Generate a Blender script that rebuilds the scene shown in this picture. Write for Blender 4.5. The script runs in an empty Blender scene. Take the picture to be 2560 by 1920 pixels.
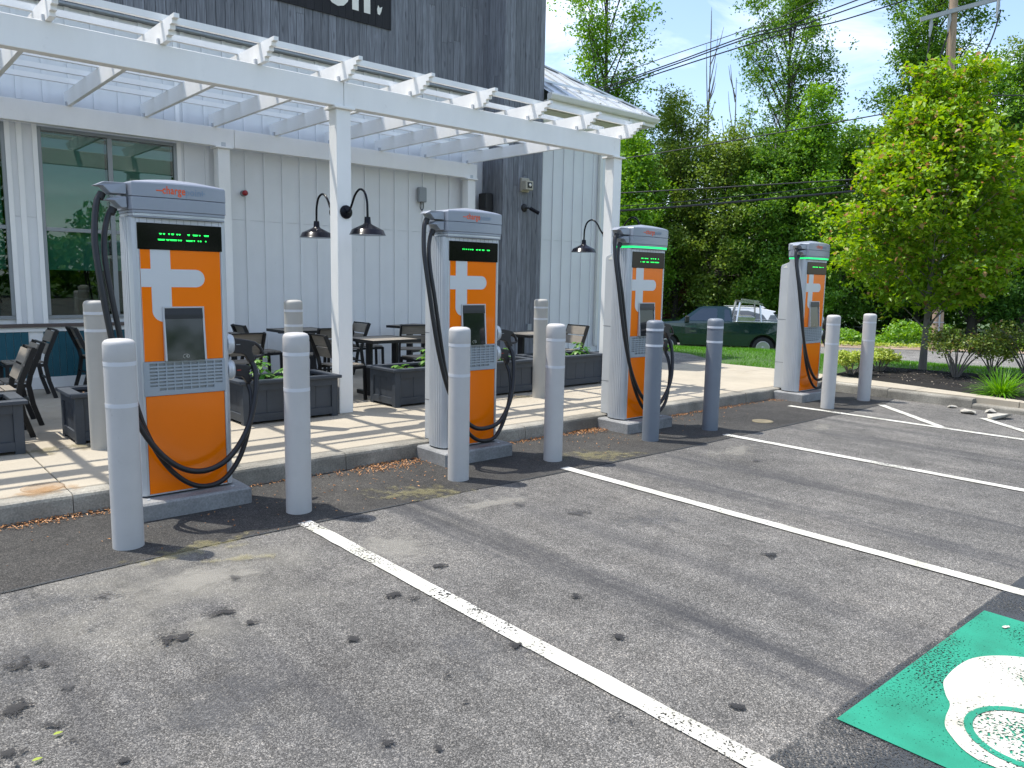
import bpy, bmesh, math, random
import numpy as np
from mathutils import Vector, Matrix
R = math.radians
sc = bpy.context.scene
COL = sc.collection

# ------------------------------------------------------------------ camera
CAM = np.array([-0.305, -6.015, 1.72])
yaw, pit, rol = R(41.564), R(-7.721), R(1.096)
fw = np.array([math.sin(yaw)*math.cos(pit), math.cos(yaw)*math.cos(pit), math.sin(pit)])
rt = np.array([math.cos(yaw), -math.sin(yaw), 0.0])
up = np.cross(rt, fw)
rt, up = rt*math.cos(rol)+up*math.sin(rol), up*math.cos(rol)-rt*math.sin(rol)
cd = bpy.data.cameras.new('camera'); cam = bpy.data.objects.new('camera', cd); COL.objects.link(cam)
cd.sensor_width = 36; cd.lens = 1925.4/2560*36; cd.clip_start = .05; cd.clip_end = 2000
m = Matrix.Identity(4)
for i in range(3):
    m[i][0], m[i][1], m[i][2], m[i][3] = rt[i], up[i], -fw[i], CAM[i]
cam.matrix_world = m
sc.camera = cam

# ------------------------------------------------------------------ light
SUN_EL, SUN_AZ = 68.0, math.atan2(-.541, .841)      # azimuth measured from +Y towards +X
SUND = Vector((math.sin(SUN_AZ)*math.cos(R(SUN_EL)), math.cos(SUN_AZ)*math.cos(R(SUN_EL)), math.sin(R(SUN_EL))))
w = bpy.data.worlds.new('World'); sc.world = w; w.use_nodes = True
nt = w.node_tree; nt.nodes.clear()
sky = nt.nodes.new('ShaderNodeTexSky'); sky.sky_type = 'NISHITA'; sky.sun_disc = False
sky.sun_elevation = R(SUN_EL); sky.sun_rotation = SUN_AZ
sky.air_density = 1.0; sky.dust_density = 1.3; sky.ozone_density = 1.2; sky.altitude = 50
tc = nt.nodes.new('ShaderNodeTexCoord'); mp = nt.nodes.new('ShaderNodeMapping')
mp.inputs['Scale'].default_value = (1.0, 1.6, 3.2); mp.inputs['Rotation'].default_value = (0, .5, .6)
no = nt.nodes.new('ShaderNodeTexNoise'); no.inputs['Scale'].default_value = 2.3; no.inputs['Detail'].default_value = 9
no.inputs['Roughness'].default_value = .58; no.inputs['Distortion'].default_value = .9
rp = nt.nodes.new('ShaderNodeValToRGB'); rp.color_ramp.elements[0].position = .46; rp.color_ramp.elements[1].position = .86
mx = nt.nodes.new('ShaderNodeMix'); mx.data_type = 'RGBA'
mx.inputs['B'].default_value = (8.0, 8.3, 8.8, 1)
cm = nt.nodes.new('ShaderNodeMath'); cm.operation = 'MULTIPLY'; cm.inputs[1].default_value = .9
bg = nt.nodes.new('ShaderNodeBackground'); bg.inputs['Strength'].default_value = .15
ou = nt.nodes.new('ShaderNodeOutputWorld')
L = nt.links.new
L(tc.outputs['Generated'], mp.inputs['Vector']); L(mp.outputs['Vector'], no.inputs['Vector']); L(no.outputs['Fac'], rp.inputs['Fac'])
L(rp.outputs['Color'], cm.inputs[0]); L(cm.outputs[0], mx.inputs['Factor']); L(sky.outputs['Color'], mx.inputs['A'])
L(mx.outputs['Result'], bg.inputs['Color']); L(bg.outputs['Background'], ou.inputs['Surface'])
sd = bpy.data.lights.new('sun', 'SUN'); sd.energy = 3.1; sd.angle = R(.55); sd.color = (1.0, .95, .87)
so = bpy.data.objects.new('sun', sd); COL.objects.link(so)
so.rotation_euler = SUND.to_track_quat('Z', 'Y').to_euler(); so.location = (0, 0, 20)
vs = sc.view_settings; vs.view_transform = 'Standard'; vs.look = 'None'; vs.exposure = 0.92; vs.gamma = 1
vs.use_curve_mapping = False

# ------------------------------------------------------------------ materials
MATS = {}
def _base(name):
    mt = bpy.data.materials.new(name); mt.use_nodes = True
    n = mt.node_tree; n.nodes.clear()
    o = n.nodes.new('ShaderNodeOutputMaterial'); b = n.nodes.new('ShaderNodeBsdfPrincipled')
    n.links.new(b.outputs['BSDF'], o.inputs['Surface'])
    MATS[name] = mt
    return mt, n, b, o
def c4(c): return (c[0], c[1], c[2], 1)
def pmat(name, col, rough=.6, metal=0., var=.12, scale=3., bump=0., bscale=60., spec=.5, coat=0., stretch=(1, 1, 1), island=0., scuff=0.):
    """plain procedural material: base colour with soft noise variation, noise bump"""
    mt, n, b, o = _base(name); lk = n.links.new
    b.inputs['Roughness'].default_value = rough; b.inputs['Metallic'].default_value = metal
    b.inputs['Specular IOR Level'].default_value = spec; b.inputs['Coat Weight'].default_value = coat
    t = n.nodes.new('ShaderNodeTexCoord'); mp = n.nodes.new('ShaderNodeMapping'); mp.inputs['Scale'].default_value = stretch
    lk(t.outputs['Object'], mp.inputs['Vector'])
    nz = n.nodes.new('ShaderNodeTexNoise'); nz.inputs['Scale'].default_value = scale; nz.inputs['Detail'].default_value = 6; nz.inputs['Roughness'].default_value = .62
    lk(mp.outputs['Vector'], nz.inputs['Vector'])
    mr = n.nodes.new('ShaderNodeMapRange'); mr.inputs['From Min'].default_value = .25; mr.inputs['From Max'].default_value = .75
    mr.inputs['To Min'].default_value = 1-var; mr.inputs['To Max'].default_value = 1+var
    lk(nz.outputs['Fac'], mr.inputs['Value'])
    fac = mr.outputs['Result']
    if island:
        g = n.nodes.new('ShaderNodeObjectInfo'); m2 = n.nodes.new('ShaderNodeMapRange')
        m2.inputs['To Min'].default_value = 1-island; m2.inputs['To Max'].default_value = 1+island
        lk(g.outputs['Random'], m2.inputs['Value'])
        mm = n.nodes.new('ShaderNodeMath'); mm.operation = 'MULTIPLY'; lk(fac, mm.inputs[0]); lk(m2.outputs['Result'], mm.inputs[1]); fac = mm.outputs[0]
    vm = n.nodes.new('ShaderNodeVectorMath'); vm.operation = 'SCALE'; vm.inputs[0].default_value = col
    lk(fac, vm.inputs['Scale']); lk(vm.outputs['Vector'], b.inputs['Base Color'])
    if scuff:
        oi = n.nodes.new('ShaderNodeObjectInfo'); av = n.nodes.new('ShaderNodeVectorMath'); av.operation = 'ADD'; lk(t.outputs['Object'], av.inputs[0]); lk(oi.outputs['Random'], av.inputs[1])
        ms = n.nodes.new('ShaderNodeMapping'); ms.inputs['Scale'].default_value = (9, 9, 5); lk(av.outputs[0], ms.inputs['Vector'])
        sn = n.nodes.new('ShaderNodeTexNoise'); sn.inputs['Scale'].default_value = 1.2; sn.inputs['Detail'].default_value = 9; sn.inputs['Roughness'].default_value = .75; lk(ms.outputs[0], sn.inputs['Vector'])
        sr_ = n.nodes.new('ShaderNodeMapRange'); sr_.inputs['From Min'].default_value = .63; sr_.inputs['From Max'].default_value = .74; sr_.inputs['To Max'].default_value = scuff; lk(sn.outputs['Fac'], sr_.inputs['Value'])
        xm = n.nodes.new('ShaderNodeMix'); xm.data_type = 'RGBA'; xm.inputs['B'].default_value = (col[0]*.45, col[1]*.42, col[2]*.38, 1); lk(sr_.outputs['Result'], xm.inputs['Factor']); lk(vm.outputs['Vector'], xm.inputs['A']); lk(xm.outputs['Result'], b.inputs['Base Color'])
    rr = n.nodes.new('ShaderNodeMapRange'); rr.inputs['To Min'].default_value = max(0, rough-.08); rr.inputs['To Max'].default_value = min(1, rough+.08)
    lk(nz.outputs['Fac'], rr.inputs['Value']); lk(rr.outputs['Result'], b.inputs['Roughness'])
    if bump:
        nb = n.nodes.new('ShaderNodeTexNoise'); nb.inputs['Scale'].default_value = bscale; nb.inputs['Detail'].default_value = 4
        lk(mp.outputs['Vector'], nb.inputs['Vector'])
        bp = n.nodes.new('ShaderNodeBump'); bp.inputs['Strength'].default_value = bump; bp.inputs['Distance'].default_value = .01
        lk(nb.outputs['Fac'], bp.inputs['Height']); lk(bp.outputs['Normal'], b.inputs['Normal'])
    return mt
def emat(name, col, s):
    mt, n, b, o = _base(name); b.inputs['Base Color'].default_value = c4(col); b.inputs['Emission Color'].default_value = c4(col); b.inputs['Emission Strength'].default_value = s
    return mt
def leafmat(name, col, col2, trans=.35, tip=None):
    mt, n, b, o = _base(name); n.nodes.remove(b); lk = n.links.new
    g = n.nodes.new('ShaderNodeNewGeometry'); rp = n.nodes.new('ShaderNodeValToRGB')
    e = rp.color_ramp.elements; e[0].color = c4(col); e[1].color = c4(col2); e[1].position = .85
    if tip:
        x = rp.color_ramp.elements.new(.90); x.color = c4(col2); e[1].position = .55
        x = rp.color_ramp.elements.new(.97); x.color = c4(tip)
    lk(g.outputs['Random Per Island'], rp.inputs['Fac'])
    d = n.nodes.new('ShaderNodeBsdfDiffuse'); tr = n.nodes.new('ShaderNodeBsdfTranslucent'); gl = n.nodes.new('ShaderNodeBsdfGlossy')
    gl.inputs['Roughness'].default_value = .42; gl.inputs['Color'].default_value = (1, 1, 1, 1)
    hs = n.nodes.new('ShaderNodeHueSaturation'); hs.inputs['Value'].default_value = 1.5; hs.inputs['Hue'].default_value = .485; hs.inputs['Saturation'].default_value = 1.1
    lk(rp.outputs['Color'], d.inputs['Color']); lk(rp.outputs['Color'], hs.inputs['Color']); lk(hs.outputs['Color'], tr.inputs['Color'])
    m1 = n.nodes.new('ShaderNodeMixShader'); m1.inputs['Fac'].default_value = trans; lk(d.outputs[0], m1.inputs[1]); lk(tr.outputs[0], m1.inputs[2])
    m2 = n.nodes.new('ShaderNodeMixShader'); m2.inputs['Fac'].default_value = .022; lk(m1.outputs[0], m2.inputs[1]); lk(gl.outputs[0], m2.inputs[2])
    lk(m2.outputs[0], o.inputs['Surface'])
    return mt

def asphalt(name, dark, light, patches=True):
    mt, n, b, o = _base(name); lk = n.links.new
    t = n.nodes.new('ShaderNodeTexCoord'); P = t.outputs['Object']
    def noise(s, d=5, r=.6, vec=P):
        q = n.nodes.new('ShaderNodeTexNoise'); q.inputs['Scale'].default_value = s; q.inputs['Detail'].default_value = d; q.inputs['Roughness'].default_value = r
        lk(vec, q.inputs['Vector']); return q.outputs['Fac']
    def ramp(f, *st):
        q = n.nodes.new('ShaderNodeValToRGB'); e = q.color_ramp.elements
        e[0].position, e[0].color = st[0][0], c4(st[0][1]); e[1].position, e[1].color = st[-1][0], c4(st[-1][1])
        for p, c in st[1:-1]:
            x = e.new(p); x.color = c4(c)
        lk(f, q.inputs['Fac']); return q.outputs['Color']
    def mixc(f, a, c, mode='MIX'):
        q = n.nodes.new('ShaderNodeMix'); q.data_type = 'RGBA'; q.blend_type = mode
        if isinstance(f, float): q.inputs['Factor'].default_value = f
        else: lk(f, q.inputs['Factor'])
        for nm, v in (('A', a), ('B', c)):
            if isinstance(v, tuple): q.inputs[nm].default_value = c4(v)
            else: lk(v, q.inputs[nm])
        return q.outputs['Result']
    def mth(op, a, c=None):
        q = n.nodes.new('ShaderNodeMath'); q.operation = op
        for i, v in enumerate((a, c)):
            if v is None: continue
            if isinstance(v, (int, float)): q.inputs[i].default_value = v
            else: lk(v, q.inputs[i])
        return q.outputs[0]
    g = lambda v: (v*1.0, v*.995, v*.985)
    vo = n.nodes.new('ShaderNodeTexVoronoi'); vo.inputs['Scale'].default_value = 210; lk(P, vo.inputs['Vector'])
    sep = n.nodes.new('ShaderNodeSeparateColor'); lk(vo.outputs['Color'], sep.inputs['Color'])
    stone = ramp(sep.outputs['Red'], (0, g(dark*.55)), (.45, g(dark)), (.75, (light*1.0, light*.985, light*.96)), (.93, (light*1.45, light*1.42, light*1.37)), (1, g(light*1.75)))
    vo2 = n.nodes.new('ShaderNodeTexVoronoi'); vo2.inputs['Scale'].default_value = 85; lk(P, vo2.inputs['Vector'])
    s2 = n.nodes.new('ShaderNodeSeparateColor'); lk(vo2.outputs['Color'], s2.inputs['Color'])
    big = mth('GREATER_THAN', s2.outputs['Green'], .86)
    ed = mth('LESS_THAN', vo2.outputs['Distance'], .36)
    col = mixc(mth('MULTIPLY', mth('MULTIPLY', big, ed), .75), stone, (light*2.1, light*2.0, light*1.85))
    # broad wear
    wide = noise(.55, 6, .6)
    col = mixc(1.0, col, ramp(wide, (.3, g(.72)), (.5, g(1.0)), (.72, (1.32, 1.29, 1.24))), 'MULTIPLY')
    col = mixc(1.0, col, ramp(noise(3.1, 8, .72), (.3, g(.74)), (.7, (1.25, 1.24, 1.22))), 'MULTIPLY')
    col = mixc(1.0, col, ramp(noise(17, 6, .7), (.3, g(.84)), (.7, g(1.16))), 'MULTIPLY')
    if patches:
        sx = n.nodes.new('ShaderNodeSeparateXYZ'); lk(P, sx.inputs[0])
        wob = mth('ADD', mth('MULTIPLY', mth('SUBTRACT', noise(.5, 2), .5), .3), mth('MULTIPLY', mth('SUBTRACT', noise(9, 5, .75), .5), .22))
        X = mth('ADD', sx.outputs['X'], wob)
        tot = None
        for cx, hw, st in ((2.9, .15, .9), (3.62, .12, .45), (5.22, .13, .85), (6.0, .14, .7), (8.45, .16, .75), (7.1, .1, .3), (9.3, .1, .4), (1.0, .14, .45), (.35, .12, .4), (-1.4, .15, .4)):
            d = mth('ABSOLUTE', mth('SUBTRACT', X, cx))
            q = n.nodes.new('ShaderNodeMapRange'); q.interpolation_type = 'SMOOTHSTEP'; q.inputs['From Min'].default_value = hw*1.7; q.inputs['From Max'].default_value = hw*.45
            q.inputs['To Max'].default_value = st; lk(d, q.inputs['Value'])
            tot = q.outputs['Result'] if tot is None else mth('MAXIMUM', tot, q.outputs['Result'])
        mpp = n.nodes.new('ShaderNodeMapping'); mpp.inputs['Scale'].default_value = (8, .45, 1); lk(P, mpp.inputs['Vector'])
        brk = ramp(noise(1.0, 5, .6, mpp.outputs['Vector']), (.36, g(.1)), (.6, g(1)))
        col = mixc(mth('MULTIPLY', tot, mth('MULTIPLY', brk, .8)), col, (.044, .046, .053))
        mps = n.nodes.new('ShaderNodeMapping'); mps.inputs['Scale'].default_value = (4.5, .16, 1); lk(P, mps.inputs['Vector'])
        col = mixc(1.0, col, ramp(noise(1.3, 6, .7, mps.outputs['Vector']), (.3, g(.80)), (.7, g(1.18))), 'MULTIPLY')
        # dusty area in front of the first charger, chalky yellow traces
        vd = n.nodes.new('ShaderNodeVectorMath'); vd.operation = 'DISTANCE'; lk(P, vd.inputs[0]); vd.inputs[1].default_value = (1.05, -1.75, 0)
        q = n.nodes.new('ShaderNodeMapRange'); q.interpolation_type = 'SMOOTHSTEP'; q.inputs['From Min'].default_value = 1.15; q.inputs['From Max'].default_value = .1; lk(vd.outputs['Value'], q.inputs['Value'])
        dust = mth('MULTIPLY', q.outputs['Result'], ramp(noise(2.2, 5), (.35, g(0)), (.62, g(1))))
        col = mixc(mth('MULTIPLY', dust, .6), col, (.30, .285, .24))
    lk(col, b.inputs['Base Color'])
    b.inputs['Roughness'].default_value = .88; b.inputs['Specular IOR Level'].default_value = .3
    bp = n.nodes.new('ShaderNodeBump'); bp.inputs['Strength'].default_value = .75; bp.inputs['Distance'].default_value = .006
    h = mth('ADD', mth('MULTIPLY', vo.outputs['Distance'], -1.2), mth('MULTIPLY', noise(240, 2), .8))
    lk(h, bp.inputs['Height']); lk(bp.outputs['Normal'], b.inputs['Normal'])
    return mt
def worn(name, col, keep=.5, flake=95., broad=1.6, soft=.1, yellow=0.):
    """road paint: solid colour worn through to nothing in flecks"""
    mt, n, b, o = _base(name); lk = n.links.new
    t = n.nodes.new('ShaderNodeTexCoord')
    a = n.nodes.new('ShaderNodeTexNoise'); a.inputs['Scale'].default_value = flake; a.inputs['Detail'].default_value = 3; lk(t.outputs['Object'], a.inputs['Vector'])
    c = n.nodes.new('ShaderNodeTexNoise'); c.inputs['Scale'].default_value = broad; c.inputs['Detail'].default_value = 5; lk(t.outputs['Object'], c.inputs['Vector'])
    m1 = n.nodes.new('ShaderNodeMath'); m1.operation = 'MULTIPLY_ADD'; m1.inputs[1].default_value = 1.0; lk(c.outputs['Fac'], m1.inputs[0]); lk(a.outputs['Fac'], m1.inputs[2])
    q = n.nodes.new('ShaderNodeMapRange'); q.inputs['From Min'].default_value = keep; q.inputs['From Max'].default_value = keep+soft; lk(m1.outputs[0], q.inputs['Value'])
    dr = n.nodes.new('ShaderNodeTexNoise'); dr.inputs['Scale'].default_value = 5; dr.inputs['Detail'].default_value = 8; lk(t.outputs['Object'], dr.inputs['Vector'])
    cr = n.nodes.new('ShaderNodeValToRGB'); cr.color_ramp.elements[0].position = .3; cr.color_ramp.elements[0].color = (col[0]*.72, col[1]*.72, col[2]*(.7-yellow), 1)
    cr.color_ramp.elements[1].position = .6; cr.color_ramp.elements[1].color = c4(col); lk(dr.outputs['Fac'], cr.inputs['Fac']); lk(cr.outputs['Color'], b.inputs['Base Color'])
    b.inputs['Roughness'].default_value = .7
    tr = n.nodes.new('ShaderNodeBsdfTransparent'); ms = n.nodes.new('ShaderNodeMixShader')
    lk(q.outputs['Result'], ms.inputs['Fac']); lk(tr.outputs[0], ms.inputs[1]); lk(b.outputs[0], ms.inputs[2]); lk(ms.outputs[0], o.inputs['Surface'])
    bp = n.nodes.new('ShaderNodeBump'); bp.inputs['Strength'].default_value = .35; bp.inputs['Distance'].default_value = .004; lk(a.outputs['Fac'], bp.inputs['Height']); lk(bp.outputs['Normal'], b.inputs['Normal'])
    return mt
def stain(name, col, dens=.85, rad=.42, nscale=9., soft=.06, amp=1.25):
    """blot with a ragged edge, fading to nothing at the rim of its own flat mesh"""
    mt, n, b, o = _base(name); lk = n.links.new
    t = n.nodes.new('ShaderNodeTexCoord'); g = n.nodes.new('ShaderNodeVectorMath'); g.operation = 'DISTANCE'; g.inputs[1].default_value = (.5, .5, 0)
    sp = n.nodes.new('ShaderNodeVectorMath'); sp.operation = 'MULTIPLY'; sp.inputs[1].default_value = (1, 1, 0)
    lk(t.outputs['Generated'], sp.inputs[0]); lk(sp.outputs[0], g.inputs[0])
    oi = n.nodes.new('ShaderNodeObjectInfo')
    ad = n.nodes.new('ShaderNodeVectorMath'); ad.operation = 'ADD'; lk(t.outputs['Object'], ad.inputs[0]); lk(oi.outputs['Location'], ad.inputs[1])
    z = n.nodes.new('ShaderNodeTexNoise'); z.inputs['Scale'].default_value = nscale; z.inputs['Detail'].default_value = 7; z.inputs['Roughness'].default_value = .7; lk(ad.outputs[0], z.inputs['Vector'])
    mm = n.nodes.new('ShaderNodeMath'); mm.operation = 'MULTIPLY_ADD'; mm.inputs[1].default_value = amp; lk(z.outputs['Fac'], mm.inputs[0]); lk(g.outputs['Value'], mm.inputs[2])
    q = n.nodes.new('ShaderNodeMapRange'); q.inputs['From Min'].default_value = rad+amp*.5; q.inputs['From Max'].default_value = rad+amp*.5-soft; q.inputs['To Max'].default_value = dens; lk(mm.outputs[0], q.inputs['Value'])
    b.inputs['Base Color'].default_value = c4(col); b.inputs['Roughness'].default_value = .75
    tr = n.nodes.new('ShaderNodeBsdfTransparent'); ms = n.nodes.new('ShaderNodeMixShader')
    lk(q.outputs['Result'], ms.inputs['Fac']); lk(tr.outputs[0], ms.inputs[1]); lk(b.outputs[0], ms.inputs[2]); lk(ms.outputs[0], o.inputs['Surface'])
    return mt
def glassmat(name, tint, refl=.12):
    mt, n, b, o = _base(name); n.nodes.remove(b); lk = n.links.new
    tr = n.nodes.new('ShaderNodeBsdfTransparent'); tr.inputs['Color'].default_value = c4(tint)
    gl = n.nodes.new('ShaderNodeBsdfGlossy'); gl.inputs['Roughness'].default_value = .01
    fr = n.nodes.new('ShaderNodeFresnel'); fr.inputs['IOR'].default_value = 1.6
    ad = n.nodes.new('ShaderNodeMath'); ad.operation = 'ADD'; ad.inputs[1].default_value = refl; lk(fr.outputs[0], ad.inputs[0])
    ms = n.nodes.new('ShaderNodeMixShader'); lk(ad.outputs[0], ms.inputs['Fac']); lk(tr.outputs[0], ms.inputs[1]); lk(gl.outputs[0], ms.inputs[2]); lk(ms.outputs[0], o.inputs['Surface'])
    return mt
def concrete(name, col, var=.16, stainc=(.5, .36, .2), st=.35, pits=True):
    mt, n, b, o = _base(name); lk = n.links.new
    t = n.nodes.new('ShaderNodeTexCoord'); oi = n.nodes.new('ShaderNodeObjectInfo')
    ad = n.nodes.new('ShaderNodeVectorMath'); ad.operation = 'ADD'; lk(t.outputs['Object'], ad.inputs[0]); lk(oi.outputs['Location'], ad.inputs[1])
    P = ad.outputs[0]
    def noise(s, d=6, r=.62):
        q = n.nodes.new('ShaderNodeTexNoise'); q.inputs['Scale'].default_value = s; q.inputs['Detail'].default_value = d; q.inputs['Roughness'].default_value = r; lk(P, q.inputs['Vector']); return q.outputs['Fac']
    def mr(f, a, c, d, e):
        q = n.nodes.new('ShaderNodeMapRange'); q.inputs['From Min'].default_value = a; q.inputs['From Max'].default_value = c; q.inputs['To Min'].default_value = d; q.inputs['To Max'].default_value = e; lk(f, q.inputs['Value']); return q.outputs['Result']
    vm = n.nodes.new('ShaderNodeVectorMath'); vm.operation = 'SCALE'; vm.inputs[0].default_value = col
    mu = n.nodes.new('ShaderNodeMath'); mu.operation = 'MULTIPLY'; lk(mr(noise(1.7), .3, .7, 1-var, 1+var*.6), mu.inputs[0]); lk(mr(noise(70, 3), .3, .7, 1-var*.5, 1+var*.5), mu.inputs[1])
    lk(mu.outputs[0], vm.inputs['Scale'])
    mx = n.nodes.new('ShaderNodeMix'); mx.data_type = 'RGBA'; mx.inputs['B'].default_value = c4([a*c for a, c in zip(col, stainc)])
    lk(vm.outputs[0], mx.inputs['A']); lk(mr(noise(.9, 8, .7), .56, .78, 0, st), mx.inputs['Factor'])
    lk(mx.outputs['Result'], b.inputs['Base Color']); b.inputs['Roughness'].default_value = .85; b.inputs['Specular IOR Level'].default_value = .3
    bp = n.nodes.new('ShaderNodeBump'); bp.inputs['Strength'].default_value = .25; bp.inputs['Distance'].default_value = .004; lk(noise(180, 3), bp.inputs['Height']); lk(bp.outputs['Normal'], b.inputs['Normal'])
    return mt
def plankmat(name, col, var=.35):
    mt, n, b, o = _base(name); lk = n.links.new
    t = n.nodes.new('ShaderNodeTexCoord'); oi = n.nodes.new('ShaderNodeObjectInfo')
    sc_ = n.nodes.new('ShaderNodeMath'); sc_.operation = 'MULTIPLY'; sc_.inputs[1].default_value = 37; lk(oi.outputs['Random'], sc_.inputs[0])
    ad = n.nodes.new('ShaderNodeVectorMath'); ad.operation = 'ADD'; lk(t.outputs['Object'], ad.inputs[0]); lk(sc_.outputs[0], ad.inputs[1])
    mp = n.nodes.new('ShaderNodeMapping'); mp.inputs['Scale'].default_value = (22, 22, 1.3); lk(ad.outputs[0], mp.inputs['Vector'])
    nz = n.nodes.new('ShaderNodeTexNoise'); nz.inputs['Scale'].default_value = 1.6; nz.inputs['Detail'].default_value = 8; nz.inputs['Distortion'].default_value = 1.2; lk(mp.outputs[0], nz.inputs['Vector'])
    vo = n.nodes.new('ShaderNodeTexVoronoi'); vo.inputs['Scale'].default_value = 1.; mk = n.nodes.new('ShaderNodeMapping'); mk.inputs['Scale'].default_value = (9, 9, 2.1); lk(ad.outputs[0], mk.inputs['Vector']); lk(mk.outputs[0], vo.inputs['Vector'])
    kn = n.nodes.new('ShaderNodeMapRange'); kn.inputs['From Min'].default_value = .07; kn.inputs['From Max'].default_value = .16; kn.inputs['To Min'].default_value = .55; kn.inputs['To Max'].default_value = 1; lk(vo.outputs['Distance'], kn.inputs['Value'])
    mr = n.nodes.new('ShaderNodeMapRange'); mr.inputs['From Min'].default_value = .28; mr.inputs['From Max'].default_value = .74; mr.inputs['To Min'].default_value = 1-var; mr.inputs['To Max'].default_value = 1+var*1.25; lk(nz.outputs['Fac'], mr.inputs['Value'])
    rn = n.nodes.new('ShaderNodeMapRange'); rn.inputs['To Min'].default_value = .8; rn.inputs['To Max'].default_value = 1.22; lk(oi.outputs['Random'], rn.inputs['Value'])
    m1 = n.nodes.new('ShaderNodeMath'); m1.operation = 'MULTIPLY'; lk(mr.outputs[0], m1.inputs[0]); lk(rn.outputs[0], m1.inputs[1])
    m2 = n.nodes.new('ShaderNodeMath'); m2.operation = 'MULTIPLY'; lk(m1.outputs[0], m2.inputs[0]); lk(kn.outputs[0], m2.inputs[1])
    vm = n.nodes.new('ShaderNodeVectorMath'); vm.operation = 'SCALE'; vm.inputs[0].default_value = col; lk(m2.outputs[0], vm.inputs['Scale']); lk(vm.outputs[0], b.inputs['Base Color'])
    b.inputs['Roughness'].default_value = .75
    bp = n.nodes.new('ShaderNodeBump'); bp.inputs['Strength'].default_value = .3; bp.inputs['Distance'].default_value = .004; lk(nz.outputs['Fac'], bp.inputs['Height']); lk(bp.outputs['Normal'], b.inputs['Normal'])
    return mt

M = MATS
asphalt('asphalt_old', .106, .184)
asphalt('asphalt_patch', .044, .066, False)
asphalt('asphalt_street', .16, .22, False)
worn('line_paint', (.58, .57, .525), .79, 80, 2.1, .06, .05)
worn('green_paint', (.010, .245, .150), .80, 95, 1.4, .05)
worn('white_symbol', (.54, .52, .47), .87, 75, 2.5, .06, .06)
worn('seal_black', (.035, .04, .045), .82, 130, 1.0, .16)
stain('oil_black', (.014, .014, .015), .92, .27, 19, .10, 2.3)
stain('dark_film', (.085, .088, .095), .34, .22, 5, .25)
stain('pale_film', (.34, .325, .285), .4, .28, 4, .22)
stain('oil_faint', (.05, .05, .051), .6, .25, 12, .16, 1.8)
stain('chalk_yellow', (.36, .32, .14), .27, .32, 9, .25, 2.0)
stain('rust_stain', (.40, .22, .08), .45, .3, 6, .2)
stain('damp_stain', (.22, .19, .10), .5, .3, 6, .2)
concrete('walk', (.405, .362, .288), .12, (.62, .5, .34), .3)
concrete('kerb', (.285, .27, .232), .55, (.45, .42, .36), .6)
concrete('pad', (.27, .275, .275), .4, (.6, .6, .58), .5)
pmat('white_wall', (.72, .73, .73), .55, var=.05, scale=1.3, bump=.06, bscale=90, scuff=.25)
pmat('white_wood', (.85, .845, .82), .5, var=.06, scale=2, bump=.05, bscale=40, stretch=(1, 1, .4), scuff=.25)
pmat('teal_wall', (.005, .085, .12), .5, var=.15)
plankmat('grey_plank', (.150, .159, .175), .40)
plankmat('black_plank', (.009, .009, .011), .3)
pmat('roof_metal', (.62, .65, .67), .35, .35, .06)
pmat('gutter', (.72, .71, .66), .4, var=.05)
pmat('win_frame', (.26, .28, .29), .4, .3, .05)
pmat('sill_brown', (.10, .075, .065), .6)
glassmat('glass', (.54, .76, .70), .015)
pmat('shade_cloth', (.34, .50, .45), .85, var=.06, scale=5)
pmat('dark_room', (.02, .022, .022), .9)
pmat('bollard_grey', (.47, .465, .455), .55, var=.05, scale=5, bump=.1, bscale=260, spec=.35, scuff=.6)
pmat('bollard_beige', (.39, .38, .35), .6, var=.05, scale=5, bump=.1, bscale=260, scuff=.6)
pmat('bollard_dark', (.165, .19, .225), .5, var=.06, scale=5, bump=.06, bscale=200, scuff=.6)
pmat('stripe', (.60, .63, .68), .3, var=.03)
pmat('stripe_pale', (.56, .58, .61), .35, var=.03)
pmat('steel', (.52, .545, .57), .4, .35, .04, 4, .05, 300, scuff=.25)
pmat('silver_paint', (.29, .315, .36), .34, .2, .03, 3)
pmat('panel_silver', (.50, .52, .53), .5, .2, .04, 3, .05, 300, scuff=.25)
pmat('grille_grey', (.33, .375, .41), .5, .1, .04)
pmat('orange', (.92, .19, .002), .14, 0, .03, 2, spec=.36)
pmat('logo_grey', (.60, .62, .64), .3, .1, .02)
pmat('logo_orange', (.85, .10, .005), .5)
pmat('lid_tan', (.33, .25, .17), .85, var=.25, scale=9)
pmat('chip_pale', (.45, .36, .25), .9)
pmat('logo_blue', (.22, .29, .38), .5)
pmat('black_gloss', (.004, .004, .005), .1, 0, .02, spec=.22)
pmat('visor_black', (.012, .012, .014), .4)
pmat('screen_glass', (.008, .010, .012), .03, 0, .02, spec=.6)
emat('led_green', (.02, 1, .12), 1.3)
emat('band_green', (.02, .8, .2), .7)
pmat('band_clear', (.52, .55, .57), .2, .2)
pmat('rubber', (.010, .010, .012), .42, 0, .1, 6, spec=.5)
pmat('plug_black', (.016, .016, .018), .45)
pmat('plug_red', (.35, .03, .02), .4)
pmat('planter_grey', (.042, .052, .066), .55, var=.18, scale=4, bump=.05, bscale=60, scuff=.5)
pmat('soil', (.05, .033, .022), .95, var=.5, scale=30, bump=.6, bscale=60)
pmat('chips', (.40, .22, .11), .9, var=.4, scale=20)
pmat('metal_black', (.012, .012, .013), .45, .2)
pmat('wood_taupe', (.225, .20, .165), .6, var=.2, scale=6, stretch=(1, 8, 8), island=.15)
pmat('lamp_black', (.005, .005, .009), .22, 0, .05, spec=.22)
pmat('lamp_white', (.72, .70, .62), .5)
pmat('beige_plastic', (.40, .37, .29), .5)
pmat('red_lens', (.25, .01, .015), .2)
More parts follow.
